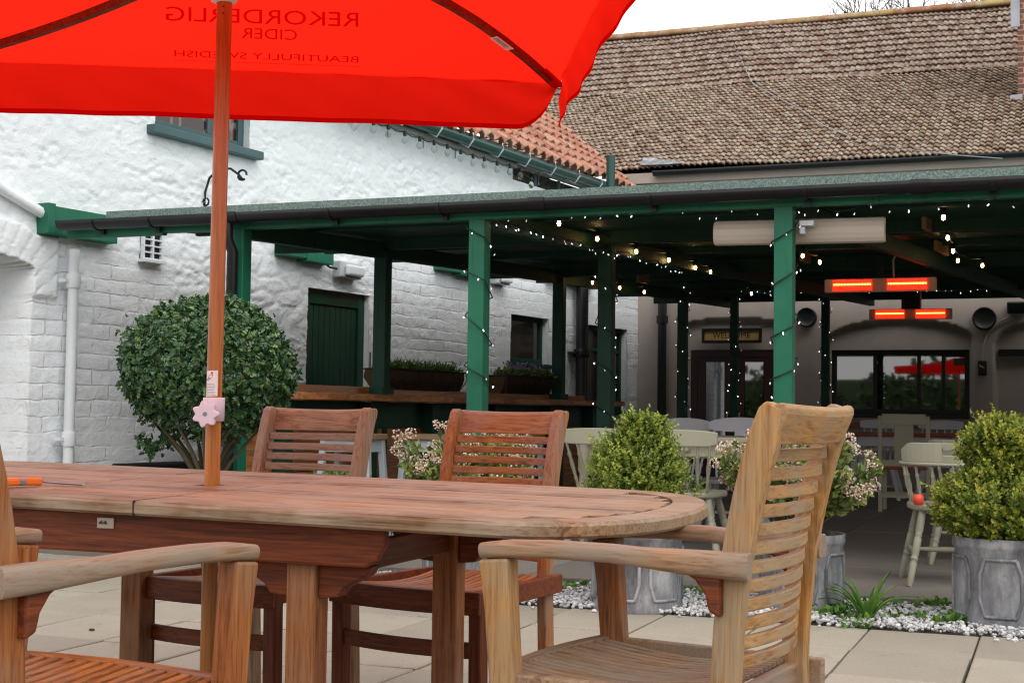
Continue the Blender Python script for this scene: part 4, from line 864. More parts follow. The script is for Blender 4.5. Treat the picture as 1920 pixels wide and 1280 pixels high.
trough('coir trough of green bulbs on the bar left of the middle post', 738, 880, 716, False); trough('coir trough of violet pansies on the bar below the small window', 956, 1046, 716, True)

# ------------------------------------------------------------------ painted kitchen chairs and tables under the veranda
LEGP = [(.014, 0), (.019, .06), (.023, .30), (.018, .335), (.024, .35), (.024, .375), (.018, .39), (.024, .42), (.024, .62), (.018, .65), (.025, .67), (.018, .69), (.025, .72), (.022, 1)]
SPP = [(.007, 0), (.011, .08), (.009, .18), (.013, .24), (.008, .28), (.014, .5), (.010, .7), (.014, .76), (.008, .8), (.009, 1)]
def seat_shape(w, d):
    pts = []
    for i in range(28):
        a = 2 * PI * i / 28; x = w/2 * np.sign(math.cos(a)) * abs(math.cos(a)) ** .6; y = d/2 * np.sign(math.sin(a)) * abs(math.sin(a)) ** .6; pts.append((x * (1 - .08 * (y / (d/2))), y))
    return pts
def chair_base(t, mat, w=.43, d=.42, hs=.43):
    m = M(); m.prism(seat_shape(w, d), hs - .035, hs); build('seat', m, mat, t, .010)
    for sx in (-1, 1):
        for sy in (-1, 1): m = M(); m.rod((sx * (w/2 + .025), sy * (d/2 + .02), 0), (sx * (w/2 - .07), sy * (d/2 - .08), hs - .03), LEGP, 10); build('leg', m, mat, t)
    m = M(); q_ = [(.008, 0), (.012, .2), (.016, .5), (.012, .8), (.008, 1)]
    for sx in (-1, 1): m.rod((sx * (w/2 - .015), -d/2 + .01, .18), (sx * (w/2 - .015), d/2 - .01, .18), q_, 8)
    m.rod((-w/2 + .015, 0, .18), (w/2 - .015, 0, .18), q_, 8); pieces('stretcher', m, mat, t)
def crest(m, w, z0, z1, y, bow, thick=.022, round_=.0, flare=.0, slot=False, n=18):
    xs = np.linspace(-1, 1, n + 1); 
    def top(s): return z1 - round_ * s * s - .35 * round_ * s ** 8
    def bot(s): return z0 + .3 * round_ * s * s + flare * max(0, abs(s) - .8) * 5
    def P(s, z, k): return (s * w/2, y + bow * (1 - s * s) + k * thick / 2, z)
    def panel(s0, s1, f0, f1):
        g = np.linspace(s0, s1, max(2, int((s1 - s0) * 9) + 1)); vs = []
        for s in g: a, b = f0(s), f1(s); vs += [P(s, a, -1), P(s, b, -1), P(s, b, 1), P(s, a, 1)]
        fs = []
        for i in range(len(g) - 1):
            for j in range(4): fs.append((i*4+j, i*4+(j+1)%4, i*4+4+(j+1)%4, i*4+4+j))
        L = (len(g) - 1) * 4; fs += [(0, 3, 2, 1), (L, L+1, L+2, L+3)]; m.add(vs, fs)
    if not slot: panel(-1, 1, bot, top)
    else:
        a, b = z0 + (z1 - z0) * .42, z0 + (z1 - z0) * .72; panel(-1, -.26, bot, top); panel(.26, 1, bot, top); panel(-.26, .26, bot, lambda s: a); panel(-.26, .26, lambda s: b, top)
def fiddle_chair(label, mat, loc, rz, group, round_=.012, h=.80, name='kitchen_chair', splat=True):
    t = thing(name, label, 'chair', loc, rz, group); chair_base(t, mat); d = .42; yb = d/2 - .04; yt = d/2 + .07
    m = M(); crest(m, .475, h - .095 - round_ * .5, h, yt, .035, .022, round_, .012); build('crest_rail', m, mat, t, .006)
    for x in ((-.165, -.105, .105, .165) if splat else (-.165, -.1, -.035, .035, .1, .165)): m = M(); m.rod((x * .92, yb + .015 * (1 - (x / .2) ** 2), .425), (x * 1.18, yt + .035 * (1 - (x / .23) ** 2), h - .088), SPP, 8); pieces('spindle', m, mat, t)
    if splat:
        m = M(); H = h - .08 - .425; pr = [(.055, 0), (.04, .1), (.062, .22), (.042, .3), (.066, .42), (.075, .55), (.045, .75), (.04, 1)]
        L_ = [(-w, .425 + f * H) for w, f in pr] + [(w, .425 + f * H) for w, f in pr[::-1]]
        m.prism(L_, -.007, .007, lambda x, z, k: (x, yb + .015 + (yt + .018 - yb) * (z - .425) / H + k, z)); build('splat', m, mat, t, .003)
    return t
G1 = 'sage painted kitchen chairs under the veranda'; G2 = 'pale painted chairs around the veranda tables'
def spot(px, Y, z=FZ): p = at_y(px, 900, Y); return (p.x, Y, z)
fiddle_chair('sage green fiddle-back chair directly left of the box bush behind the table', MT['sage'], spot(1146, 8.62), PI - TH, G1)
fiddle_chair('sage green fiddle-back chair directly right of the box bush behind the table', MT['sage'], spot(1291, 8.40), PI - TH + .02, G1)
fiddle_chair('lilac white chair with rounded crest just above the small box bush', MT['lilac'], spot(1262, 10.3), -TH, G2, .03, .86)
fiddle_chair('lilac white chair with rounded crest between two posts below the WELCOME sign', MT['lilac'], spot(1375, 10.05), -TH + .05, G2, .03, .87)
fiddle_chair('lilac white chair with rounded crest behind the right hand box bush', MT['lilac'], spot(1912, 8.7), -TH - .1, G2, .03, .86)
def farm_table(label, c, L, D, h, top, leg, rz, drawer=False):
    t = thing('dining_table', label, 'table', c, rz, 'tables under the veranda'); m = M(); m.bb((-L/2, -D/2, h - .035), (L/2, D/2, h)); build('tabletop', m, top, t, .008)
    m = M(); m.bb((-L/2 + .09, -D/2 + .08, h - .14), (L/2 - .09, -D/2 + .1, h - .036)); m.bb((-L/2 + .09, D/2 - .1, h - .14), (L/2 - .09, D/2 - .08, h - .036)); pieces('apron', m, leg, t, bevel=.003)
    for sx in (-1, 1):
        for sy in (-1, 1): m = M(); m.rod((sx * (L/2 - .08), sy * (D/2 - .08), 0), (sx * (L/2 - .08), sy * (D/2 - .08), h - .036), [(.022, 0), (.03, .1), (.024, .14), (.038, .55), (.028, .68), (.04, .71), (.04, 1)], 10); build('leg', m, leg, t)
    if drawer:
        m = M(); m.bb((-.02, -D/2 + .066, h - .132), (.36, -D/2 + .0795, h - .045)); dr = build('drawer', m, leg, t, .003); m = M(); m.ball((.17, -D/2 + .05, h - .088), .018); build('knob', m, leg, dr)
    return t
farm_table('cream painted table with a drawer between the sage and lilac chairs', spot(1262, 9.35), 1.25, .70, .745, MT['cream'], MT['cream'], -TH, True)
farm_table('table with red-brown varnished top near the long window', spot(1700, 14.3, 0), 1.15, .7, .77, MT['redtop'], MT['lilac'], -TH)
def captain(label, loc, rz):
    t = thing('captain_chair', label, 'chair', loc, rz, G1); mat = MT['sage']; chair_base(t, mat, .45, .44, .43); h = .745
    def P(a, r=1): return Vector((.27 * r * math.sin(a), .03 - (-.235) * r * math.cos(a), 0))
    aa = np.linspace(-1.35, 1.35, 21); m = M(); c = [P(a) + Vector((0, 0, h - .10)) for a in np.linspace(-2.0, 2.0, 29)]
    m.sweep(c, [(-.022, -.008), (.022, -.008), (.022, .008), (-.022, .008)]); build('arm_rail', m, mat, t, .005)
    m = M()
    def pan(a0, a1, z0, z1):
        g = np.linspace(a0, a1, 9); vs = []
        for a in g:
            k = 1 - max(0, (abs(a) - 1.0) / .35); zt = z0 + (z1 - z0) * (1 if k > .99 else .6 + .4 * k)
            for r, z in ((.97, z0), (1.0, zt), (1.09, zt), (1.06, z0)): vs.append(P(a, r) + Vector((0, 0, z)))
        fs = [(i*4+j, i*4+(j+1)%4, i*4+4+(j+1)%4, i*4+4+j) for i in range(8) for j in range(4)] + [(0, 3, 2, 1), (32, 33, 34, 35)]; m.add(vs, fs)
    z0, z1 = h - .092, h + .012; pan(-1.35, -.19, z0, z1); pan(.19, 1.35, z0, z1); pan(-.19, .19, z0, z0 + .040); pan(-.19, .19, z0 + .064, z1); build('crest_rail', m, mat, t, .004)
    for a in np.linspace(-1.75, 1.75, 9): m = M(); p = P(a, .98); q = P(a, .78); m.rod((q.x, q.y - .015, .425), (p.x, p.y, h - .112), SPP, 8); pieces('spindle', m, mat, t)
    return t
captain('sage green captain chair beside the right hand box bush with red object on its seat', spot(1772, 7.5), PI - TH + .2).scale = (.84, .9, 1)
captain('sage green captain chair partly hidden behind the nearer captain chair', spot(1815, 8.55), PI - TH + .1).scale = (.9, .9, 1)
p = Vector(spot(1722, 7.30)); t = thing('small_red_object', 'small bright red round object on the sage captain chair seat', 'candle holder', (p.x, p.y, FZ + .43), 0); m = M(); m.lathe([(.018, 0), (.026, .008), (.028, .03), (.024, .055), (.02, .055), (.02, .03)], 14); build('holder', m, MT['redthing'], t)  # small round red body of unknown kind on the chair seat
t = thing('splat_back_chair', 'tall cream chair with one wide back splat in front of the red-brown table', 'chair', spot(1697, 13.1, 0), PI - TH + .05, G2); mat = MT['cream']
for sx in (-1, 1):
    m = M(); m.sweep([(sx * .215, .19, 0), (sx * .215, .18, .45), (sx * .215, .25, .94)], [(-.018, -.018), (.018, -.018), (.018, .018), (-.018, .018)], (0, 1, 0)); build('leg', m, mat, t, .003); m = M(); m.beam((sx * .2, -.2, 0), (sx * .2, -.2, .44), .036, .036, (0, 1, 0)); build('leg', m, mat, t, .003)
m = M(); m.bb((-.22, -.22, .44), (.22, .2, .475)); build('seat', m, MT['redtop'], t, .01); m = M(); m.box((0, .243, .91), (.395, .024, .10)); m.box((0, .185, .50), (.395, .024, .06)); pieces('back_rail', m, mat, t, bevel=.004); m = M(); m.box((0, .212, .695), (.17, .012, .33), R=Matrix.Rotation(-.13, 3, 'X')); build('splat', m, mat, t, .002)
m = M(); [m.bb((-.2, y - .012, .18), (.2, y + .012, .215)) for y in (-.19, .185)]; pieces('stretcher', m, mat, t, bevel=.003)
fiddle_chair('pale grey spindle chair left of the tall cream chair by the long window', MT['lilac'], spot(1648, 15.0, 0), -TH, G2, .012, .90, splat=False); fiddle_chair('pale grey spindle chair right of the tall cream chair by the long window', MT['lilac'], spot(1760, 14.9, 0), -TH, G2, .012, .90, splat=False)
# plants on the ledge under the long window
t = thing('window_box', 'dark window box with small evergreen plants under the long window', 'window box', spot(1645, 17.9, .86), -TH); m = M(); m.bb((-.5, -.09, 0), (.5, .09, .10)); build('box', m, MT['coir'], t, .01)
m = M()
for k in range(420):
    cx = random.choice((-.36, -.05, .2, .4)); leaf_mesh(m, Vector((cx + random.gauss(0, .07), random.gauss(0, .04), .1 + random.random() * .1)), rv() + Vector((0, 0, .7)), rv(), .06, .022, random.random())
build('foliage', m, MT['holly'], t)
# ------------------------------------------------------------------ clipped holly tree, lead planters, shrubs
def leaf_holly(m, p, d, n_, l, tint):
    d = d.normalized(); s = d.cross(n_)
    if s.length < 1e-4: s = d.cross(Vector((.3, 1, .1)))
    s.normalize(); u = s.cross(d); m.cur = tint; w = l * .5
    E_ = [(0, 0), (.15, .55), (.3, .32), (.48, .9), (.62, .4), (.8, .55), (1, 0)]
    L_ = [p + d * l * a + s * w * b * .8 + u * w * .35 * b for a, b in E_]; R_ = [p + d * l * a - s * w * b * .8 + u * w * .35 * b for a, b in E_]
    m.add(L_ + R_[1:-1], [(0, 1, 7), (1, 2, 8, 7), (2, 3, 9, 8), (3, 4, 10, 9), (4, 5, 11, 10), (5, 6, 11)])
hc = at_y(390, 700, 8.0); t = thing('holly_tree', 'clipped round holly topiary tree in front of the white wall', 'tree', (hc.x, 8.0, 0)); zc = hc.z
m = M(); R0 = .455
lob = [(rv(), random.uniform(-.06, .07)) for _ in range(26)]
def crown_r(d):
    r = 1.0
    for v, a in lob: k = d.dot(v); r += a * max(0, (k - .72) / .28) ** 1.5
    return r
for k in range(9500):
    d = rv(); sh = random.random(); rr = crown_r(d) * (1.0 if sh > .28 else random.uniform(.55, .97)); g = random.gauss(0, .015)
    if d.z < -.85 and random.random() < .5: continue
    p = Vector((d.x * R0 * rr, d.y * R0 * rr, zc + .015 + d.z * R0 * (.88 if d.z > 0 else .80) * rr)) + d * g
    o_ = (d + rv() * .75 + Vector((0, 0, .15))); 
    leaf_holly(m, p, rv() + d * .5, o_, random.uniform(.032, .055), min(1, max(0, random.gauss(.42, .25) + .12 * d.z + (.35 if random.random() < .07 else 0))))
for k in range(130):     # loose shoots at the lower left
    s = random.random(); p = Vector((-.20 - .16 * s, random.uniform(-.2, .1), zc - .36 - .07 * math.sin(s * 3) + random.gauss(0, .02))); leaf_holly(m, p, rv(), rv(), .045, random.random() * .6)
    p = Vector((-.42 + random.gauss(0, .03), random.gauss(-.1, .06), zc + .12 + random.gauss(0, .06))); leaf_holly(m, p, rv(), rv(), .045, random.random() * .8)
build('crown', m, MT['holly'], t)
m = M(); m.tube([(.02, 0, 0), (.02, 0, .3), (.01, 0, .55)], [.034, .03, .028], 10)
for k in range(11):
    a = 2 * PI * k / 11 + .3; m.tube([(.01, 0, .40 + .01 * k), (.14 * math.cos(a), .14 * math.sin(a), .62 + .01 * k), (.34 * math.cos(a), .34 * math.sin(a), .86 + .02 * (k % 4))], [.017, .012, .006], 6)
build('trunk', m, MT['bark'], t)
def planter(label, c, r, h, group='round lead planters along the gravel bed'):
    t = thing('lead_planter', label, 'planter', c, random.uniform(0, .3), group); m = M()
    m.lathe([(r * .98, 0), (r * 1.0, .02), (r * .97, .04), (r * .955, h * .5), (r * .95, h - .055), (r * .985, h - .045), (r * 1.0, h - .03), (r * .985, h - .02), (r, h), (r * .9, h), (r * .88, h - .06), (.02, h - .06)], 40); b = build('body', m, MT['planter'], t)
    m = M()
    for k in range(6):        # raised cut-corner panels
        a0 = 2 * PI * k / 6; w = .40; zz_ = (.07, h - .09); cu_ = .10
        P = [(-w + cu_, zz_[0]), (w - cu_, zz_[0]), (w, zz_[0] + .07), (w, zz_[1] - .07), (w - cu_, zz_[1]), (-w + cu_, zz_[1]), (-w, zz_[1] - .07), (-w, zz_[0] + .07), (-w + cu_, zz_[0])]
        for (a, z), (a2, z2) in zip(P, P[1:]):
            nn = 5; pts = [((r * .963) * math.cos(a0 + a + (a2 - a) * i / nn), (r * .963) * math.sin(a0 + a + (a2 - a) * i / nn), z + (z2 - z) * i / nn) for i in range(nn + 1)]; m.tube(pts, .0085, 6)
    build('moulding', m, MT['planter'], b)
    m = M(); m.lathe([(r * .86, h - .05), (r * .5, h - .03), (.01, h - .025)], 20); build('soil', m, MT['soil'], t)
    return t
def sprig(m, p, d, mat_t, nl=9, l=.05, ls=.016, lw=.010):
    d = d.normalized(); a = rv(); s = d.cross(a).normalized(); u = s.cross(d)
    for i in range(nl):
        f = i / (nl - 1); ang = i * 2.4; o_ = s * math.cos(ang) + u * math.sin(ang); q = p + d * l * f
        leaf_mesh(m, q, o_ * (1 - .3 * f) + d * (.25 + .8 * f), d, ls * random.uniform(.75, 1.2), lw, min(1, max(0, mat_t + .30 * f + random.gauss(0, .13))))
def bush(name, label, c, prof, z0, mat, nsp, group, stem_h, ls=.019, lw=.012, lean=(0, 0), sy=1.0):
    """prof: (height fraction, radius) outline of the crown"""
    t = thing(name, label, 'bush', c, 0, group); m = M(); H = prof[-1][0]
    lobes = [(random.uniform(0, 6.28), random.uniform(0, H), random.uniform(-.11, .085)) for _ in range(56)]
    def R(a, z):
        for (za, ra), (zb_, rb) in zip(prof, prof[1:]):
            if za <= z <= zb_: r = ra + (rb - ra) * (z - za) / (zb_ - za); break
        else: r = prof[-1][1]
        for la, lz, lv in lobes:
            da = abs((a - la + PI) % (2 * PI) - PI); k = max(0, 1 - da / .5) * max(0, 1 - abs(z - lz) / .085); r += lv * k
        return max(.01, r)
    for k in range(nsp):
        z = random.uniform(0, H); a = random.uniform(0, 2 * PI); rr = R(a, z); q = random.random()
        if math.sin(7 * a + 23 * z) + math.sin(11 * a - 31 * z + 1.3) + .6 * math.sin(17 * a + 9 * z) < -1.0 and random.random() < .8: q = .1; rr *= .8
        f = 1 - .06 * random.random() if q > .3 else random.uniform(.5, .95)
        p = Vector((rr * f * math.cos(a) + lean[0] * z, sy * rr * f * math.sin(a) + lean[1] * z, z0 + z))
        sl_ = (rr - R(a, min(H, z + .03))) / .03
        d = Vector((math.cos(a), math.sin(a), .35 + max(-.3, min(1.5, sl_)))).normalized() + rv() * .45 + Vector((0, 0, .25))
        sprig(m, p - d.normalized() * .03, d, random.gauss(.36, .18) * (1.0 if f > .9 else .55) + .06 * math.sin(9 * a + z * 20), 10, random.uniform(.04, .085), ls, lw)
    for k in range(70):        # stray shoots
        z = random.uniform(.05, H); a = random.uniform(0, 2 * PI); rr = R(a, z) * .97; d = Vector((math.cos(a), math.sin(a), random.uniform(.2, 1.6))).normalized() + rv() * .3
        sprig(m, Vector((rr * math.cos(a) + lean[0] * z, sy * rr * math.sin(a) + lean[1] * z, z0 + z)), d, random.gauss(.55, .15), 12, random.uniform(.06, .105), ls * .9, lw)
    build('foliage', m, MT[mat], t)
    m = M()
    for k in range(9): a = random.uniform(0, 6.28); r = R(a, H * .5) * .6; m.tube([(.03 * math.cos(a), .03 * math.sin(a), z0 - .08), (.4 * r * math.cos(a), .4 * r * math.sin(a), z0 + H * .25), (r * math.cos(a) + lean[0] * H * .6, r * math.sin(a), z0 + H * .6)], [.009, .006, .003], 5)
    build('stem', m, MT['bark'], t)
    return t
GB = 'box bushes in lead planters'
cC = Vector((.62, 6.73, -.012)); planter('grey lead planter behind the right end of the table, under the conical box bush', cC, .227, .40)
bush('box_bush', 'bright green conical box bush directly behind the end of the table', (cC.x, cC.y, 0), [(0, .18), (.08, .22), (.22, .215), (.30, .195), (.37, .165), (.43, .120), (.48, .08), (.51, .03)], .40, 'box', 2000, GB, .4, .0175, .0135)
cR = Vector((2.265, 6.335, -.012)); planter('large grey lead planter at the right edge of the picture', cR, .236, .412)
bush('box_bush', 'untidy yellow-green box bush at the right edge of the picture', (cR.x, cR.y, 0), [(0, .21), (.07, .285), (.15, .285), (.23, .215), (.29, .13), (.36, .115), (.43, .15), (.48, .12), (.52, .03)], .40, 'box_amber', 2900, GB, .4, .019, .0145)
cM = Vector((1.415, 6.71, -.012)); planter('tapered grey lead planter behind the honey coloured chair back', cM, .205, .385)
cV = Vector((-.24, 7.1, -.012)); planter('lead planter hidden behind the red-brown side chair', cV, .21, .39)
cA = Vector((-.93, 7.3, -.012)); planter('lead planter hidden behind the grey-brown side chair', cA, .21, .39)
def flowering(label, c, z0, H, rad, n, group, squash=1.):
    t = thing('flowering_shrub', label, 'shrub', (c.x, c.y, 0), 0, group); ms, ml, mf = M(), M(), M()
    for k in range(n):
        a = random.uniform(0, 6.28); r = rad * math.sqrt(random.random()) * random.uniform(.75, 1.0); hz = H * (1 - .22 * (r / rad) ** 2) * random.uniform(.42, 1.0)
        tip = Vector((r * math.cos(a), squash * r * math.sin(a), z0 + hz)); mid = Vector((tip.x * .55, tip.y * .55, z0 + hz * .42)); ms.tube([(tip.x * .08, tip.y * .08, z0 - .04), mid, tip], [.0055, .004, .0025], 5)
        d = (tip - mid).normalized()
        for j in range(30):
            f = .35 + .65 * random.random(); q = mid.lerp(tip, (f - .35) / .65); leaf_mesh(ml, q, rv() * .9 + d * .7, rv(), random.uniform(.035, .06), random.uniform(.018, .03), min(1, max(0, random.gauss(.5, .28))), .15)
        for j in range(random.choice((0, 1, 1, 2))):
            cc = tip + rv() * .03 + d * .012; tn = random.random()
            for i in range(30):
                e = rv(); q = cc + Vector((e.x * .026, e.y * .026, e.z * .024)); mf.cur = min(1, max(0, random.gauss(.4 + .25 * tn, .3)))
                s = random.uniform(.004, .0075); u_ = e.cross(Vector((.3, .2, 1))).normalized(); w_ = e.cross(u_); mf.add([q + u_ * s, q + w_ * s, q - u_ * s, q - w_ * s, q + e * s * 1.2], [(0, 1, 4), (1, 2, 4), (2, 3, 4), (3, 0, 4)])
    build('stem', ms, MT['bark'], t); build('foliage', ml, MT['shrub'], t); build('flower_cluster', mf, MT['flower'], t); return t
GF = 'pink-white flowering shrubs in planters'
flowering('pink-white flowering shrub seen through the back of the honey coloured chair', cM + Vector((-.02, 0, 0)), .40, .47, .44, 150, GF)
flowering('pink-white flowering shrub seen through the back of the red-brown side chair', cV + Vector((0, 0, 0)), .39, .48, .41, 115, GF)
t = thing('leafy_plant', 'low bright green plant seen through the back of the grey-brown side chair', 'plant', (cA.x, cA.y, 0)); m = M()
for k in range(900): a = random.uniform(0, 6.28); r = .30 * math.sqrt(random.random()); leaf_mesh(m, Vector((r * math.cos(a), r * math.sin(a), .40 + random.random() * .20 * (1 - r * 1.4))), rv() + Vector((0, 0, 1)), rv(), random.uniform(.05, .09), .016, random.random())
build('foliage', m, MT['weed'], t)
def clump(label, px, py, n, l, w, name='daylily', cat='plant', group=None, up=.8):
    c = at_z(px, py, -.01); t = thing(name, label, cat, c, 0, group); m = M()
    for k in range(n):
        a = random.uniform(0, 6.28); L = l * random.uniform(.6, 1.1); o_ = Vector((math.cos(a), math.sin(a), 0)); s = Vector((-o_.y, o_.x, 0)); m.cur = random.random(); vs = []; e = random.uniform(.25, .75)
        for i in range(8):
            f = i / 7; p = o_ * (L * e * f ** 1.3) + Vector((0, 0, L * up * (f - .55 * e * 1.3 * f ** 2.6))) + o_ * .012; ww = w * (1 - f ** 2.2) * .5 + .0006; vs += [p - s * ww + Vector((0, 0, .004)), p, p + s * ww + Vector((0, 0, .004))]
        m.add(vs, [(i*3+j, i*3+j+1, i*3+4+j, i*3+3+j) for i in range(7) for j in (0, 1)], True)
    build('leaf', m, MT['weed'], t); return t
clump('arching green strap-leaved plant on the gravel between two planters', 1625, 1170, 30, .34, .024)
def weed(px, py, n, r, label, group='small weeds in the gravel bed', l=.045):
    c = at_z(px, py, -.01); t = thing('weed', label, 'weed', c, 0, group); m = M()
    for k in range(n): leaf_mesh(m, Vector((random.gauss(0, r), random.gauss(0, r * .6), random.uniform(.005, .05))), rv() + Vector((0, 0, .5)), Vector((0, 0, 1)) + rv() * .5, random.uniform(.6, 1) * l, l * .6, random.random())
    build('leaf', m, MT['weed'], t)
weed(1565, 1160, 110, .075, 'spreading green weeds at the foot of the tapered planter'); weed(1555, 1163, 60, .06, 'low weeds left of the strap-leaved plant')
weed(1735, 1150, 34, .035, 'small weed on the gravel near the large planter'); weed(1767, 1148, 34, .03, 'upright weed beside the large lead planter'); weed(1790, 1178, 26, .028, 'broad leaved weed in front of the large lead planter', l=.06); weed(1765, 1180, 20, .03, 'pale green weed on the front edge of the gravel', l=.055)
for k_, (px_, py_, lab_) in enumerate(((1460, 1150, 'weeds in the gravel seen past the back slats of the honey coloured chair'), (1655, 1150, 'weeds on the gravel right of the strap-leaved plant'), (1700, 1168, 'thin weeds on the gravel midway between the two right hand planters'), (1610, 1180, 'weeds spilling on the paving edge under the strap-leaved plant'))): weed(px_, py_, 34, .05, lab_)
weed(1085, 1110, 60, .07, 'moss and weeds against the step behind the red-brown side chair'); weed(1150, 1142, 46, .05, 'weed on the paving edge beside the table leg'); weed(1245, 1146, 40, .06, 'weeds at the foot of the planter behind the table'); weed(1330, 1122, 60, .08, 'green growth along the step left of the honey coloured chair')

random.seed(11)
for px, py, mat, sz, nm, lab in ((197, 1000 + 33, 'pebble', .012, 'pebble', 'white stone chip on the paving under the table'), (172, 1182, 'coir', .011, 'dead_leaf', 'curled brown dead leaf on the paving behind the left armchair'), (506, 1245, 'pebble', .012, 'pebble', 'pale stone chip on the paving beside the table leg')):
    c = at_z(px, py, 0); t = thing(nm, lab, nm.replace('_', ' '), c); m = M(); m.ball((0, 0, sz * .5), sz, 7, 5, (1.3, .8, .5)); build('body', m, MT[mat], t)
m = M()
for k in range(500):
    i = random.randint(-12, 7); kk = random.randint(0, 6)
    if random.random() < .5: u, v = j0 + i * SW + random.gauss(0, .006), FRONT - random.uniform(0, 5)
    else: u, v = random.uniform(-5, 4), FRONT - kk * SL + random.gauss(0, .006)
    if math.sin(u * 2.1 + v * 3.3) + math.sin(u * 5 - v * 1.7) < .5: continue
    for q4 in range(5): leaf_mesh(m, Vector((u + random.gauss(0, .012), v + random.gauss(0, .012), -.003)), rv() + Vector((0, 0, .4)), Vector((0, 0, 1)), random.uniform(.006, .014), .006, random.random() * .7)
o_ = build('moss', m, MT['weed']); o_.location = B.o; o_.rotation_euler.z = B.rz; tag(o_, 'small tufts of moss growing in the joints of the paving', 'moss', kind='stuff')
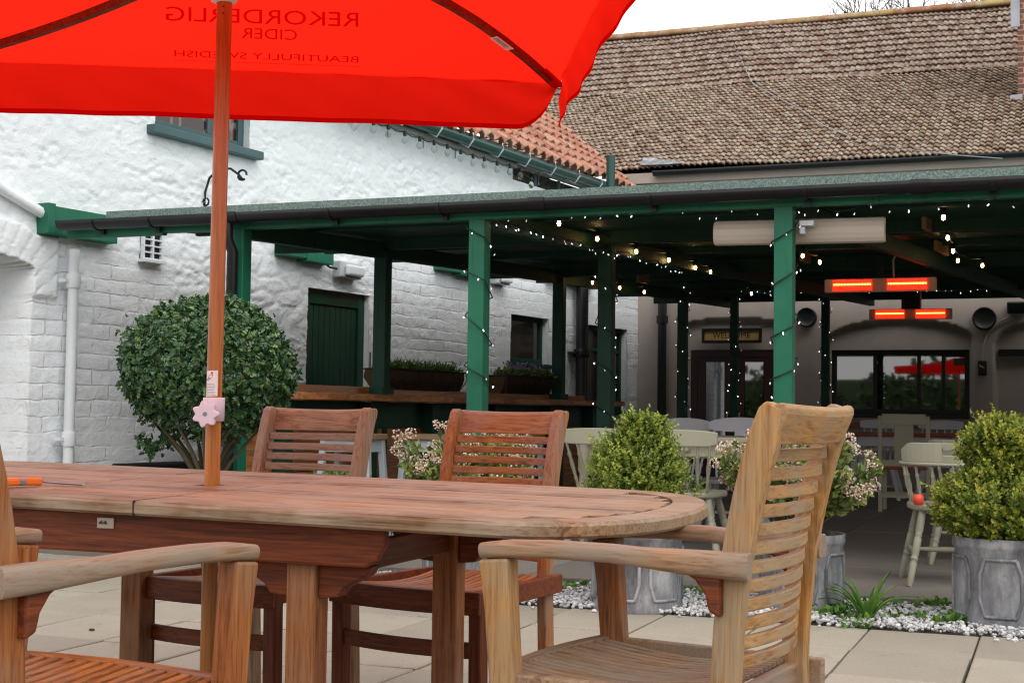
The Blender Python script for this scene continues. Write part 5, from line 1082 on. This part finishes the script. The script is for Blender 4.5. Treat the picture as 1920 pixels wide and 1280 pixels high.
# ------------------------------------------------------------------ garden armchairs and side chairs
rect = lambda w, h: [(-w/2, -h/2), (w/2, -h/2), (w/2, h/2), (-w/2, h/2)]
def rrect(w, h, r):
    P = []
    for cx, cy, a0 in ((w/2 - r, h/2 - r, 0), (-w/2 + r, h/2 - r, PI/2), (-w/2 + r, -h/2 + r, PI), (w/2 - r, -h/2 + r, 1.5 * PI)): P += [(cx + r * math.cos(a0 + k * PI/6), cy + r * math.sin(a0 + k * PI/6)) for k in range(4)]
    return P
def garden_chair(label, loc, rz, pal, frame_pal, arms, wf, wb, name='garden_chair', group=None, HB=.955, bark=None, hs=.425, d=.488):
    t = thing(name, label, 'chair', loc, rz, group); K = lambda ax: MT[pal + '_' + ax]; F = lambda ax: MT[frame_pal + '_' + ax]
    def py(z):     # rear post line, leaning back above the seat
        if z < .42: return d/2 - .005 + .02 * (1 - z / .42)
        f = (z - .42) / (HB - .42); return d/2 - .005 + .012 * f + .088 * f ** 2.2
    xp = wb/2 - .018
    for sx in (-1, 1):
        zs_ = [0, .2, .42] + [.42 + (HB - .432) * i / 9 for i in range(1, 9)] + [HB - .030, HB - .014]
        pts = [(sx * xp, py(z), z) for z in zs_]; sc = [(1, 1)] * 3 + [(1, 1 + .10 * (i / 9)) for i in range(1, 9)] + [(1, .98), (1, .62)]
        m = M(); m.sweep(pts, [(a, b) for a, b in rect(.034, .054)], (0, 1, 0), scale=sc); o = build('leg', m, K('z'), t, .006)
    # crest rail and slats bowed backwards
    def bar(z, h, th, bow, x, top=False):
        n = 14; m_ = []; pts = []
        for i in range(n + 1): s = -1 + 2 * i / n; pts.append((s * x, py(z) + bow * (1 - s * s), z))
        return pts
    m = M(); x = xp - .016; ch_ = .078; zt = HB - .012; n = 16; vs = []
    pr = [(-.5, -.010), (-.5, .012), (.0, .017), (.25, .018), (.40, .014), (.48, .006), (.5, -.003), (.47, -.012), (.38, -.017), (.2, -.016)]; x = xp + .0165
    for i in range(n + 1):
        s = -1 + 2 * i / n
        for f, k in pr:
            z = zt - ch_ / 2 + f * ch_ - .006 * (1 - s * s) * (1 if f > 0 else 0); vs.append((s * x, py(z) + .014 + .030 * (1 - s * s) + k, z))
    q_ = len(pr); m.add(vs, [(i*q_+j, i*q_+(j+1)%q_, (i+1)*q_+(j+1)%q_, (i+1)*q_+j) for i in range(n) for j in range(q_)], False); m.add(vs[:q_], [tuple(range(q_))]); m.add(vs[-q_:], [tuple(range(q_))]); build('crest_rail', m, MT[pal + '_x'], t, .003); x = xp - .016
    m = M(); zb = zt - ch_; ns = 12; pit = (zb - (hs + .035)) / ns
    for k in range(ns):
        z = zb - pit * (k + .5) - .003; m.cur = random.random(); m.sweep(bar(z, 0, 0, .032, x), rect(.015, pit * .70), (0, 0, 1))
    build('back_slat', m, K('x'), t, .003)
    # seat frame and slats running front to back
    xf = wf/2 - .026; m = M(); yf, yb = -d/2, d/2 - .01
    for sx in (-1, 1): m.beam((sx * (xf - .004), yf + .02, hs - .03), (sx * (xp + .022), yb + .06, hs - .03), .026, .058)
    m.beam((-xp, yb, hs - .035), (xp, yb, hs - .035), .026, .05)
    fr = [(-xf - .02 + (2 * xf + .04) * i / 10, yf - .012 - .035 * (1 - (i / 5 - 1) ** 2), hs - .032) for i in range(11)]; m.sweep(fr, rect(.032, .066)); build('seat_frame', m, F('x'), t, .004)
    m = M(); nsl = 15
    for k in range(nsl):
        s = -1 + 2 * (k + .5) / nsl; m.cur = random.random(); P = [(s * ((xf - .03) * (1 - f) + (xp - .01) * f), (yf + .0 - .03 * (1 - s * s)) * (1 - f) + (yb - .014) * f, hs - .006 - .026 * math.sin(PI * min(1, f * 1.05)) * (.6 + .4 * f)) for f in np.linspace(0, 1, 9)]
        m.sweep(P, rect(.0185, .010))
    build('seat_slat', m, MT[{'gold': 'worn', 'amber': 'red'}.get(pal, pal) + '_y'], t, .002)
    for sx in (-1, 1):
        m = M(); top = .648 if arms else hs + .0
        if arms: m.sweep([(sx * xf, yf + .005, 0), (sx * xf, yf + .0, .40), (sx * xf, yf - .012, .55), (sx * xf, yf - .022, top)], rect(.046, .056), (0, 1, 0), scale=[(.9, .9), (1, 1), (1, 1.05), (1.05, 1.2)])
        else: m.sweep([(sx * xf, yf + .012, 0), (sx * xf, yf + .006, hs - .0)], rect(.042, .046), (0, 1, 0))
        build('leg', m, (MT['red_z'] if pal == 'gold' and sx < 0 else K('z')) if arms else F('z'), t, .006)  # honey armchair's far front leg: red-brown wood paints in the table's shade
        if arms:
            m = M(); ax = xf - .002; P = [(sx * (xp + .024), d/2 + .048, .661), (sx * (xp + .034), d/2 - .06, .664), (sx * (ax - .006), d/2 - .16, .668), (sx * ax, 0, .672), (sx * ax, -d/2 + .1, .672), (sx * ax, -d/2 - .0, .668), (sx * ax, -d/2 - .055, .662)]
            m.sweep(P, rrect(.054, .034, .012), sm=True, scale=[(.8, 1.5), (.9, 1.35), (1, 1.05), (1, 1), (1, 1), (1.08, 1), (1.0, .9)]); build('armrest', m, MT[(bark or 'worn') + '_y'], t, .002)
            m = M(); xb = xp + .022; m.prism([(d/2 - .005, .645), (d/2 - .085, .648), (d/2 - .055, .632), (d/2 - .035, .605), (d/2 - .028, .575), (d/2 - .005, .565)], xb * sx - .016, xb * sx + .016, lambda y, z, k: (k, y, z)); build('arm_bracket', m, MT['umber_y'], t, .006)
            m = M(); m.tube([(sx * (xf - .026), yf - .012, .60), (sx * (xf - .026), yf - .013, .64)], .008, 8); pieces('arm_plug', m, MT['bark_z'], t)
    m = M(); st = [(-xf + .02 + (2 * xf - .04) * i / 10, yf + .006 - .03 * (1 - (i / 5 - 1) ** 2), .255) for i in range(11)]
    if not arms: m.sweep(st, rect(.022, .045)); pieces('stretcher', m, F('x'), t, bevel=.003)
    return t
GC = 'teak garden chairs around the table'
garden_chair('grey-brown slatted teak side chair behind the table, just right of the parasol pole', (-.795, 4.381, 0), -.46, 'brown', 'umber', False, .53, .43, group=GC)
garden_chair('red-brown slatted teak side chair behind the table in front of the middle green post', (-.176, 4.304, 0), -.53, 'red', 'umber', False, .54, .43, group=GC)
garden_chair('honey coloured teak armchair with a tall slatted back at the right end of the table', (.319, 2.89, 0), -2.065, 'gold', 'worn', True, .58, .475, 'garden_armchair', GC, d=.445, HB=.975)
garden_chair('weathered teak armchair cut by the left edge of the picture', (-.896, 2.556, 0), 2.661, 'amber', 'red', True, .63, .50, 'garden_armchair', GC)

# ------------------------------------------------------------------ oval extending table
TC = Vector((-.79, 3.674, 0)); TT = -.363; TZ = .735; TWd, TS, TE, TN = .509, .977, .331, 2.214
tb = thing('garden_table', 'large oval weathered teak table with a parasol through its centre', 'table', TC, TT)
def tz(x, y):   # the table leans very slightly
    wx = x * math.cos(TT) - y * math.sin(TT); wy = x * math.sin(TT) + y * math.cos(TT); return TZ - .006 * wx + .019 * wy
def outline(ins, n=40):
    w = TWd - ins; P = []
    for side in (1, -1):
        for i in range(n):
            t_ = PI/2 - PI * i / (n - 1); ex = (TS + (TE - ins) * abs(math.cos(t_)) ** (2 / TN)) * side; ey = w * np.sign(math.sin(t_)) * abs(math.sin(t_)) ** (2 / TN) * side; P.append((ex, ey))
    return P
TH_ = .034; RW = .085
SEAMX = []
tl = Frame((TC.x, TC.y), TT)
sx1 = tl.l(at_z(268, 937, .725)).x; sx2 = -.30
def xlim(y, ins):
    w = TWd - ins; k = min(1, abs(y) / w); c_ = (1 - k ** TN) ** (1 / TN) if k < 1 else 0
    return TS + (TE - ins) * max(0, 1 - k ** TN) ** (1 / TN)
m = M(); O, I = outline(0, 48), outline(RW, 48); n = len(O)
segs = 0
for i in range(n):
    j = (i + 1) % n; m.cur = hsh(np.array(float(i // 10)), np.array(3.)).item()
    a, b, c_, d_ = O[i], O[j], I[j], I[i]; e = .004
    def V(p, z): return (p[0], p[1], tz(*p) + z)
    def lp(p, q, f): return (p[0] + (q[0] - p[0]) * f, p[1] + (q[1] - p[1]) * f)
    a2, b2 = lp(a, d_, .07), lp(b, c_, .07)
    vs = [V(a, -TH_ + .006), V(b, -TH_ + .006), V(b, -.008), V(a, -.008), V(a2, 0), V(b2, 0), V(c_, 0), V(d_, 0), V(c_, -TH_), V(d_, -TH_), V(a2, -TH_), V(b2, -TH_)]
    m.add(vs, [(0, 1, 2, 3), (3, 2, 5, 4), (4, 5, 6, 7), (7, 6, 8, 9), (9, 8, 11, 10), (10, 11, 1, 0)])
rim = build('tabletop', m, MT['top_x'], tb)
m = M(); nb = 11; wI = TWd - RW - .003; bw = 2 * wI / nb
for k in range(nb):
    y0, y1 = -wI + k * bw + .0034, -wI + (k + 1) * bw - .0034; yy = max(abs(y0), abs(y1)) - .001; X_ = xlim(min(yy, TWd - RW - .004), RW) - .004
    cuts = [-X_, sx2, sx1, X_]
    for a, b in zip(cuts, cuts[1:]):
        a += .002; b -= .002
        m.cur = random.random(); hole = (abs((y0 + y1) / 2) < bw * .6 and a < 0 < b)
        spans = [(a, b)] if not hole else [(a, -.032), (.032, b)]
        for a_, b_ in spans:
            dz = random.uniform(-.0012, .0008); nx = 6; xs_ = np.linspace(a_, b_, nx)
            vs = []
            for x in xs_: vs += [(x, y0, tz(x, y0) - .024), (x, y0, tz(x, y0) + dz - .0015), (x, y0 + .002, tz(x, y0) + dz), (x, y1 - .002, tz(x, y1) + dz), (x, y1, tz(x, y1) + dz - .0015), (x, y1, tz(x, y1) - .024)]
            m.add(vs, [(i*6+j, i*6+(j+1)%6, i*6+6+(j+1)%6, i*6+6+j) for i in range(nx - 1) for j in range(6)] + [tuple(range(6)), tuple((nx-1)*6 + q4 for q4 in range(6))])
build('plank', m, MT['top_x'], rim)
m = M()
for sx in (sx1, sx2): m.add([(sx + a, y, tz(sx, y) + z) for y in (-TWd - .0006, -TWd + RW) for a, z in ((-.0018, -.033), (.0018, -.033), (.0018, .0006), (-.0018, .0006))], [(0, 1, 2, 3), (4, 5, 6, 7), (3, 2, 6, 7), (0, 3, 7, 4), (1, 2, 6, 5)])
build('seam', m, MT['ink'], rim)
LX, LY = .515, .40
for ex in (-LX, LX):
    for ey in (-LY, LY): m = M(); m.bb((ex - .036, ey - .034, 0), (ex + .036, ey + .034, .60)); m.bb((ex - .030, ey - .0345, .6), (ex + .030, ey + .028, .690 + .0)); l = build('leg', m, MT['amber_z'], tb, .005)
for ey in (-LY, LY):
    s = 1 if ey > 0 else -1
    E_ = .735; m = M(); z0, z1 = .598, TZ - TH_ - .001 + s * .006
    P = [(-E_, z1), (-E_, z0 + .03), (-E_ + .04, z0), (E_ - .05, z0), (E_ - .02, z0 + .015), (E_, z0 + .05), (E_, z1)]
    m.prism(P, ey + s * .037, ey + s * .062, lambda x, z, k: (x, k, z)); pieces('apron', m, MT['umber_x'], tb, bevel=.006)
    for ex in (-LX, LX):
        for q_ in (-1, 1):
            P = [(.037, .597), (.17, .597), (.155, .575), (.125, .56), (.10, .545), (.085, .525), (.037, .52)]
            m = M(); m.prism([(ex + q_ * a, b) for a, b in P], ey - .02, ey + .028, lambda x, z, k: (x, k, z)); pieces('bracket', m, MT['umber_x'], tb, bevel=.004)
m = M()
for ex in (-LX, LX): m.bb((ex - .014, -LY + .035, .55), (ex + .014, LY - .035, .62))
m.bb((-.9, -.20, .665), (.9, -.165, .698)); m.bb((-.9, .165, .665), (.9, .2, .698)); m.bb((.90, -.33, .668), (.96, .33, .695)); m.bb((-.96, -.33, .668), (-.9, .33, .695)); pieces('cross_rail', m, MT['umber_y'], tb, bevel=.004)
a = tl.hit(183, 979, -LY - .0625); b = tl.hit(215, 979, -LY - .0625); m = M(); m.bb((a.x, -LY - .0655, a.z - .013), (b.x, -LY - .0622, a.z + .013)); pl = build('badge', m, MT['plate'], tb, .002)
m = M(); [m.bb((a.x + .006 + k * .0035, -LY - .0662, a.z - .003), (a.x + .008 + k * .0035, -LY - .0656, a.z + .002 + .002 * (k % 3))) for k in range(7)]; build('lettering', m, MT['ink'], pl)

# hand tool lying on the table
p0, p1 = at_z(8, 905, .745), at_z(76, 903, .745); p2 = at_z(158, 911, .735); zt_ = tz(*tl.l(p1)[:2])
t = thing('folding_hex_key', 'orange handled folding hex key lying on the left of the table', 'hand tool', (p1.x, p1.y, zt_)); d = (p0 - p1); d.z = 0; e = (p2 - p1); e.z = 0
m = M(); m.sweep([(0, 0, .012), d * .45 + Vector((0, 0, .013))], rrect(.022, .020, .006)); m.sweep([d * .62 + Vector((0, 0, .013)), d * 1.4 + Vector((0, 0, .012))], rrect(.024, .020, .006)); build('handle', m, MT['orange'], t, .002)
m = M(); m.sweep([d * .44 + Vector((0, 0, .012)), d * .63 + Vector((0, 0, .012))], rrect(.018, .018, .004)); m.tube([(0, 0, .012), e * .5 + Vector((0, 0, .008)), e + Vector((0, 0, .005))], .0035, 6); m.tube([e * .985 + Vector((0, 0, .005)), e * 1.02 + Vector((0, -.012, .006))], .004, 6); build('blade', m, MT['steel'], t)

# ------------------------------------------------------------------ parasol
UB = thing('parasol', 'large square red parasol on a varnished wooden pole', 'parasol', (TC.x, TC.y, 0))
o = Vector((TC.x, TC.y, 0)); hub = at_y(437, -105, TC.y) - o; hub.x = 0.003
m = M(); m.tube([(0, 0, .06), (.0, 0, .93)], .0205, 18); pl = build('pole', m, MT['pole_z'], UB); m = M(); m.tube([(0, 0, .93), (hub.x, 0, hub.z + .03)], .0208, 18); build('upper_pole', m, MT['pole_z'], UB)
m = M(); m.lathe([(.24, 0), (.24, .03), (.22, .055), (.05, .06), (.04, .07), (.035, .10), (.024, .11)], 32); build('base', m, MT['black'], UB)
cz_ = at_y(402, 745, TC.y).z; c2 = at_y(398, 789, TC.y).z
m = M(); m.lathe([(.0215, c2), (.028, c2), (.029, cz_ - .004), (.028, cz_), (.0215, cz_)], 22); col_ = build('collar', m, MT['knob'], UB)
kx = at_y(386, 776, TC.y - .06) - o; n_ = 84; m = M()
star = [((.031 + 0.0045 * math.cos(7 * 2 * PI * i / n_)) * math.cos(2 * PI * i / n_), (.031 + 0.0045 * math.cos(7 * 2 * PI * i / n_)) * math.sin(2 * PI * i / n_)) for i in range(n_)]
m.prism(star, -.011, .011, lambda x, y, z: (kx.x + x, kx.y + z, kx.z + y)); m.tube([(kx.x, kx.y + .01, kx.z), (kx.x * .6, -.024, kx.z)], .009, 8); kb = build('knob', m, MT['knob'], col_, .004)
m = M(); m.tube([(kx.x, kx.y - .0112, kx.z), (kx.x, kx.y - .012, kx.z)], .006, 10); build('bolt', m, MT['steel'], kb)
# printed label on the pole (curved)
def curved(m, a0, a1, z0, z1, r, tilt=0, n=6):
    vs = []
    for i in range(n + 1): a = a0 + (a1 - a0) * i / n; vs += [(r * math.sin(a) + tilt * 0, -r * math.cos(a), z0 + tilt * (a - a0)), (r * math.sin(a), -r * math.cos(a), z1 + tilt * (a - a0))]
    m.add(vs, [(2*i, 2*i+2, 2*i+3, 2*i+1) for i in range(n)], True)
la, lb = at_y(397, 743, TC.y - .02).z, at_y(397, 695, TC.y - .02).z
m = M(); curved(m, -1.05, .62, la, lb, .0212, .001); lbp = build('label', m, MT['sticker'], UB)
m = M(); H_l = lb - la
for k in range(8): curved(m, -.95, .4 - .3 * random.random(), la + H_l * (.05 + .062 * k), la + H_l * (.05 + .062 * k + .02), .0214)
build('lettering', m, MT['cable'], lbp)
def blob(m, cx, cz, rx, rz_, rot_, r):
    vs = []
    for i in range(16): a = 2 * PI * i / 16; x, z = rx * math.cos(a), rz_ * math.sin(a); c_, s_ = math.cos(rot_), math.sin(rot_); an = cx + (c_ * x - s_ * z) / .0214; vs.append((r * math.sin(an), -r * math.cos(an), cz + s_ * x + c_ * z))
    m.add(vs, [tuple(range(16))])
m = M(); blob(m, -.38, la + H_l * .76, .010, .0048, .75, .02145); blob(m, -.12, la + H_l * .92, .003, .003, 0, .02145); build('red_emblem', m, MT['logo_red'], lbp)
m = M(); blob(m, -.62, la + H_l * .67, .0075, .0034, .3, .0215); build('blue_emblem', m, MT['logo_blue'], lbp)
m = M(); hz = at_y(432, 4, TC.y).z; m.lathe([(.0215, hz - .004), (.033, hz), (.045, hz + .02), (.047, hz + .03), (.03, hz + .05), (.0215, hz + .05)], 24); m.lathe([(.0215, hub.z - .02), (.06, hub.z - .015), (.06, hub.z + .012), (.0215, hub.z + .015)], 24); build('hub', m, MT['sticker'], UB)
m = M(); [m.ball((.003 + .0, -.0208, hz - z), .0022, 6, 4) for z in (.018, .037)]; pieces('rivet', m, MT['ink'], UB)
CRN = [at_y(1050, 157, 4.84) - o, at_y(-150, 112, 4.5) - o]
MID = [at_y(835, -6, 4.40) - o, at_y(150, 22, 4.12) - o]
CRN += [Vector((2 * hub.x - CRN[0].x, -CRN[0].y, CRN[0].z)), at_y(1285, -281, 2.84) - o]
MID += [Vector((2 * hub.x - MID[0].x, -MID[0].y, MID[0].z)), Vector((2 * hub.x - MID[1].x, -MID[1].y, MID[1].z))]
def rib(i, r):
    f = ((MID[i] - hub).length) / ((MID[i] - hub).length + (CRN[i] - MID[i]).length)
    c = (MID[i] - hub * (1 - f) ** 2 - CRN[i] * f * f) / (2 * f * (1 - f)); return hub * (1 - r) ** 2 + c * 2 * r * (1 - r) + CRN[i] * r * r
def panel(i, a, r):
    j = (i + 1) % 4; p = rib(i, r).lerp(rib(j, r), a); k = 4 * a * (1 - a); p.z -= .018 * k * math.sin(PI * r) - .0; 
    e = hub - (rib(i, 1) + rib(j, 1)) / 2; e.z = 0; return p + e.normalized() * (.012 * k * r)
order = [0, 1, 2, 3]
NA, NR = 96, 20
X, Y, Z = [], [], []
m = M()
for i in range(4):
    g = [[panel(i, a / NA, r / NR) for r in range(NR + 1)] for a in range(NA + 1)]; vs = [p for c_ in g for p in c_]
    m.add(vs, [(a*(NR+1)+r, (a+1)*(NR+1)+r, (a+1)*(NR+1)+r+1, a*(NR+1)+r+1) for a in range(NA) for r in range(NR)], True)
cn = build('canopy', m, MT['canvas'], UB)
ph = 0
m = M(); mh = M()
for i in range(4):
    NV = 96; rows = 8; c1, c2_ = rib(i, 1), rib((i + 1) % 4, 1); mid_ = (c1 + c2_) / 2; out = Vector((mid_.x - hub.x, mid_.y - hub.y, 0)).normalized(); vs = []; hv = []
    L = (c2_ - c1).length
    for q in range(NV + 1):
        a = q / NV; p = panel(i, a, 1); dist = min(a, 1 - a) * L; drop = .170 * (1 - (.78 * max(0, 1 - dist / .15) ** 1.7 if i % 2 == 0 else .1 * max(0, 1 - dist / .1)))
        w = (.004 * math.sin(a * 17 + i) + .003 * math.sin(a * 37 + 2 * i)) * min(1, dist / .2); pull = .035 * max(0, 1 - dist / .06)
        for k in range(rows + 1):
            f = k / rows if k else -.035; v_ = p + Vector((0, 0, -drop * f)) + out * (w * f * 1.4 + .010 * f - .02 * f * f + .0015 * math.sin(a * 50 + 9 * f) + .006 * math.exp(-dist / .35) * math.sin(a * 46 + 7 * f)) + (c2_ - c1).normalized() * (pull * f * (1 if a > .5 else -1) * -.6); vs.append(v_)
            if k >= rows - 1: hv.append(v_ + Vector((0, 0, -.0005)) )
    m.add(vs, [(q*(rows+1)+k, (q+1)*(rows+1)+k, (q+1)*(rows+1)+k+1, q*(rows+1)+k+1) for q in range(NV) for k in range(rows)], True)
    for q in range(NV + 1):
        a_, b_ = vs[q*(rows+1)+rows-1], vs[q*(rows+1)+rows]; mh.v += [tuple(a_.lerp(b_, .2) - out * .0012), tuple(b_ - out * .0012)]
    o_h = len(mh.v) - 2 * (NV + 1); mh.f += [(o_h+2*q, o_h+2*q+2, o_h+2*q+3, o_h+2*q+1) for q in range(NV)]; mh.sm += [True] * NV; mh.tint += [.5] * NV
vl = build('valance', m, MT['canvas'], cn); build('hem', mh, MT['canvas_hem'], vl)
m = M()
for i in range(4):
    c1, c2_ = rib(i, 1), rib((i + 1) % 4, 1)
for i in range(4):
    pts = [rib(i, r) - Vector((0, 0, .019)) for r in np.linspace(.03, .965, 12)]; m = M(); m.sweep(pts, rect(.020, .026)); build('rib', m, MT['umber_x'], UB, .002)
    m = M(); pts = [rib(i, r) - Vector((0, 0, .016)) for r in (.93, .96, .995)]; m.sweep(pts, rect(.05, .008)); build('corner_pocket', m, MT['canvas_hem'], cn)
    st0 = Vector((0, 0, hz + .02)); s1 = rib(i, .27) - Vector((0, 0, .03)); 
    m = M(); m.sweep([st0 + (s1 - st0).normalized() * .04, s1], rect(.016, .022)); build('strut', m, MT['umber_x'], UB, .002)
# wash-care tag on the right rib
tp = rib(0, .79) - Vector((0, 0, .034)); td = (rib(0, .83) - rib(0, .75)).normalized(); sdv = td.cross(Vector((0, 0, 1))).normalized()
m = M(); m.sweep([tp - td * .045, tp + td * .045], rect(.034, .0012)); tg = build('care_tag', m, MT['sticker'], UB)
m = M(); q0 = tp - Vector((0, 0, .0012))
for k in range(5): m.sweep([q0 - td * .038 + sdv * (.010 - k * .004), q0 + td * (.028 - .006 * (k % 2)) + sdv * (.010 - k * .004)], rect(.0014, .0004))
build('lettering', m, MT['cable'], tg)
# lettering showing through from the upper side (so it reads mirrored from below)
def proj(P):
    P = P + o - EYE; c, sn = math.cos(CP), math.sin(CP); d = P.y * c + P.z * sn; up_ = -P.y * sn + P.z * c; x, y = P.x / d * CF, -up_ / d * CF
    c, sn = math.cos(CR), math.sin(CR); return 960 + c * x - sn * y, 640 + sn * x + c * y
def find(px, py, i, st):         # the spot of panel i seen at a pixel, by Newton steps
    a, r = st
    for _ in range(12):
        x, y = proj(panel(i, a, r)); xa, ya = proj(panel(i, a + 1e-3, r)); xr, yr = proj(panel(i, a, r + 1e-3))
        J = np.array([[xa - x, xr - x], [ya - y, yr - y]]) / 1e-3; da, dr = np.linalg.solve(J + 1e-9 * np.eye(2), [px - x, py - y])
        a = min(.97, max(.03, a + max(-.2, min(.2, da)))); r = min(1, max(.15, r + max(-.2, min(.2, dr))))
        if abs(da) + abs(dr) < 1e-5: break
    return a, r
def print_text(txt, L_px, R_px, h_px, i=0, under=False):
    """L_px / R_px: ends of the baseline as seen from below; the word runs from right to left there (mirrored)"""
    me = text_mesh(txt, 1.0, 'LEFT'); xs = [v.co.x for v in me.vertices]; ys = [v.co.y for v in me.vertices]; x0, x1, y0, y1 = min(xs), max(xs), min(ys), max(ys)
    m = M(); st = (.5, .85); vs = []
    def at(f, k):
        nonlocal st
        st = find(R_px[0] + (L_px[0] - R_px[0]) * f, R_px[1] + (L_px[1] - R_px[1]) * f - h_px * k, i, st); return panel(i, *st) - Vector((0, 0, .0022))
    vs = [at((v.co.x - x0) / (x1 - x0), (v.co.y - y0) / (y1 - y0)) for v in me.vertices]; m.add(vs, [tuple(p.vertices) for p in me.polygons])
    if under: vs = [at(f, k) for f in np.linspace(0, 1, 24) for k in (-.62, -.55)]; m.add(vs, [(2*q, 2*q+2, 2*q+3, 2*q+1) for q in range(23)])
    build('lettering', m, MT['canvas_print'], cn)
print_text('REKORDERLIG', (311, 38), (672, 50), 27); print_text('CIDER', (453, 71), (557, 75), 20); print_text('BEAUTIFULLY SWEDISH', (327, 105), (672, 117), 12, under=True)

# ------------------------------------------------------------------ bare tree behind the ridge, hedge and lawn behind the viewer (seen in the glass)
tr = thing('bare_tree', 'leafless tree whose twigs show above the roof ridge', 'tree', (11.6, 40, 0)); m = M()
def branch(p, d, l, r, depth):
    q = p + d * l; m.tube([p, (p + q) / 2 + rv() * l * .06, q], [r, r * .85, r * .7], 5, False)
    if depth == 0:
        return
    for k in range(3 if depth > 1 else 4):
        nd = (d + rv() * .75 + Vector((0, 0, .12))).normalized(); branch(p.lerp(q, random.uniform(.55, 1)), nd, l * random.uniform(.6, .82), r * .6, depth - 1)
for bx, bh in ((0, 10.3), (-2.2, 9.6), (2.4, 10.7)):
    random.seed(int(50 + bx * 10)); m.tube([(bx * .3, 0, 0), (bx * .5, 0, bh * .5), (bx, 0, bh)], [.22, .18, .14], 8)
    for k in range(5): branch(Vector((bx, 0, bh)), (rv() * .8 + Vector((0, 0, .9))).normalized(), 1.5, .06, 4)
build('branches', m, MT['twig'], tr)
def far_hedge(label, c, L, D, H, n, rz=0, name='hedge'):
    t = thing(name, label, 'hedge', c, rz); m = M()
    m.bb((-L/2 + .3, -D/2 + .3, 0), (L/2 - .3, D/2 - .3, H * .8)); 
    for k in range(n):
        x = random.uniform(-L/2, L/2); hh = H * (.75 + .25 * math.sin(x * .8 + rz) + .1 * math.sin(x * 2.7)); z = random.uniform(0, hh); y = random.choice((-1, 1)) * D/2 * random.uniform(.8, 1.05) if random.random() < .8 else random.uniform(-D/2, D/2)
        leaf_mesh(m, Vector((x, y, z if abs(y) > D/2 * .7 else hh * .9)), rv(), rv(), random.uniform(.3, .6), random.uniform(.2, .4), random.random())
    build('foliage', m, MT['far_leaf'], t)
random.seed(3)
far_hedge('tall dark green hedge behind the viewer across the courtyard', (-2, -24, 0), 60, 3, 3.2, 6500)
far_hedge('tall dark green hedge to the right of the courtyard', (17, -2, 0), 26, 3, 4.0, 3000, PI / 2)
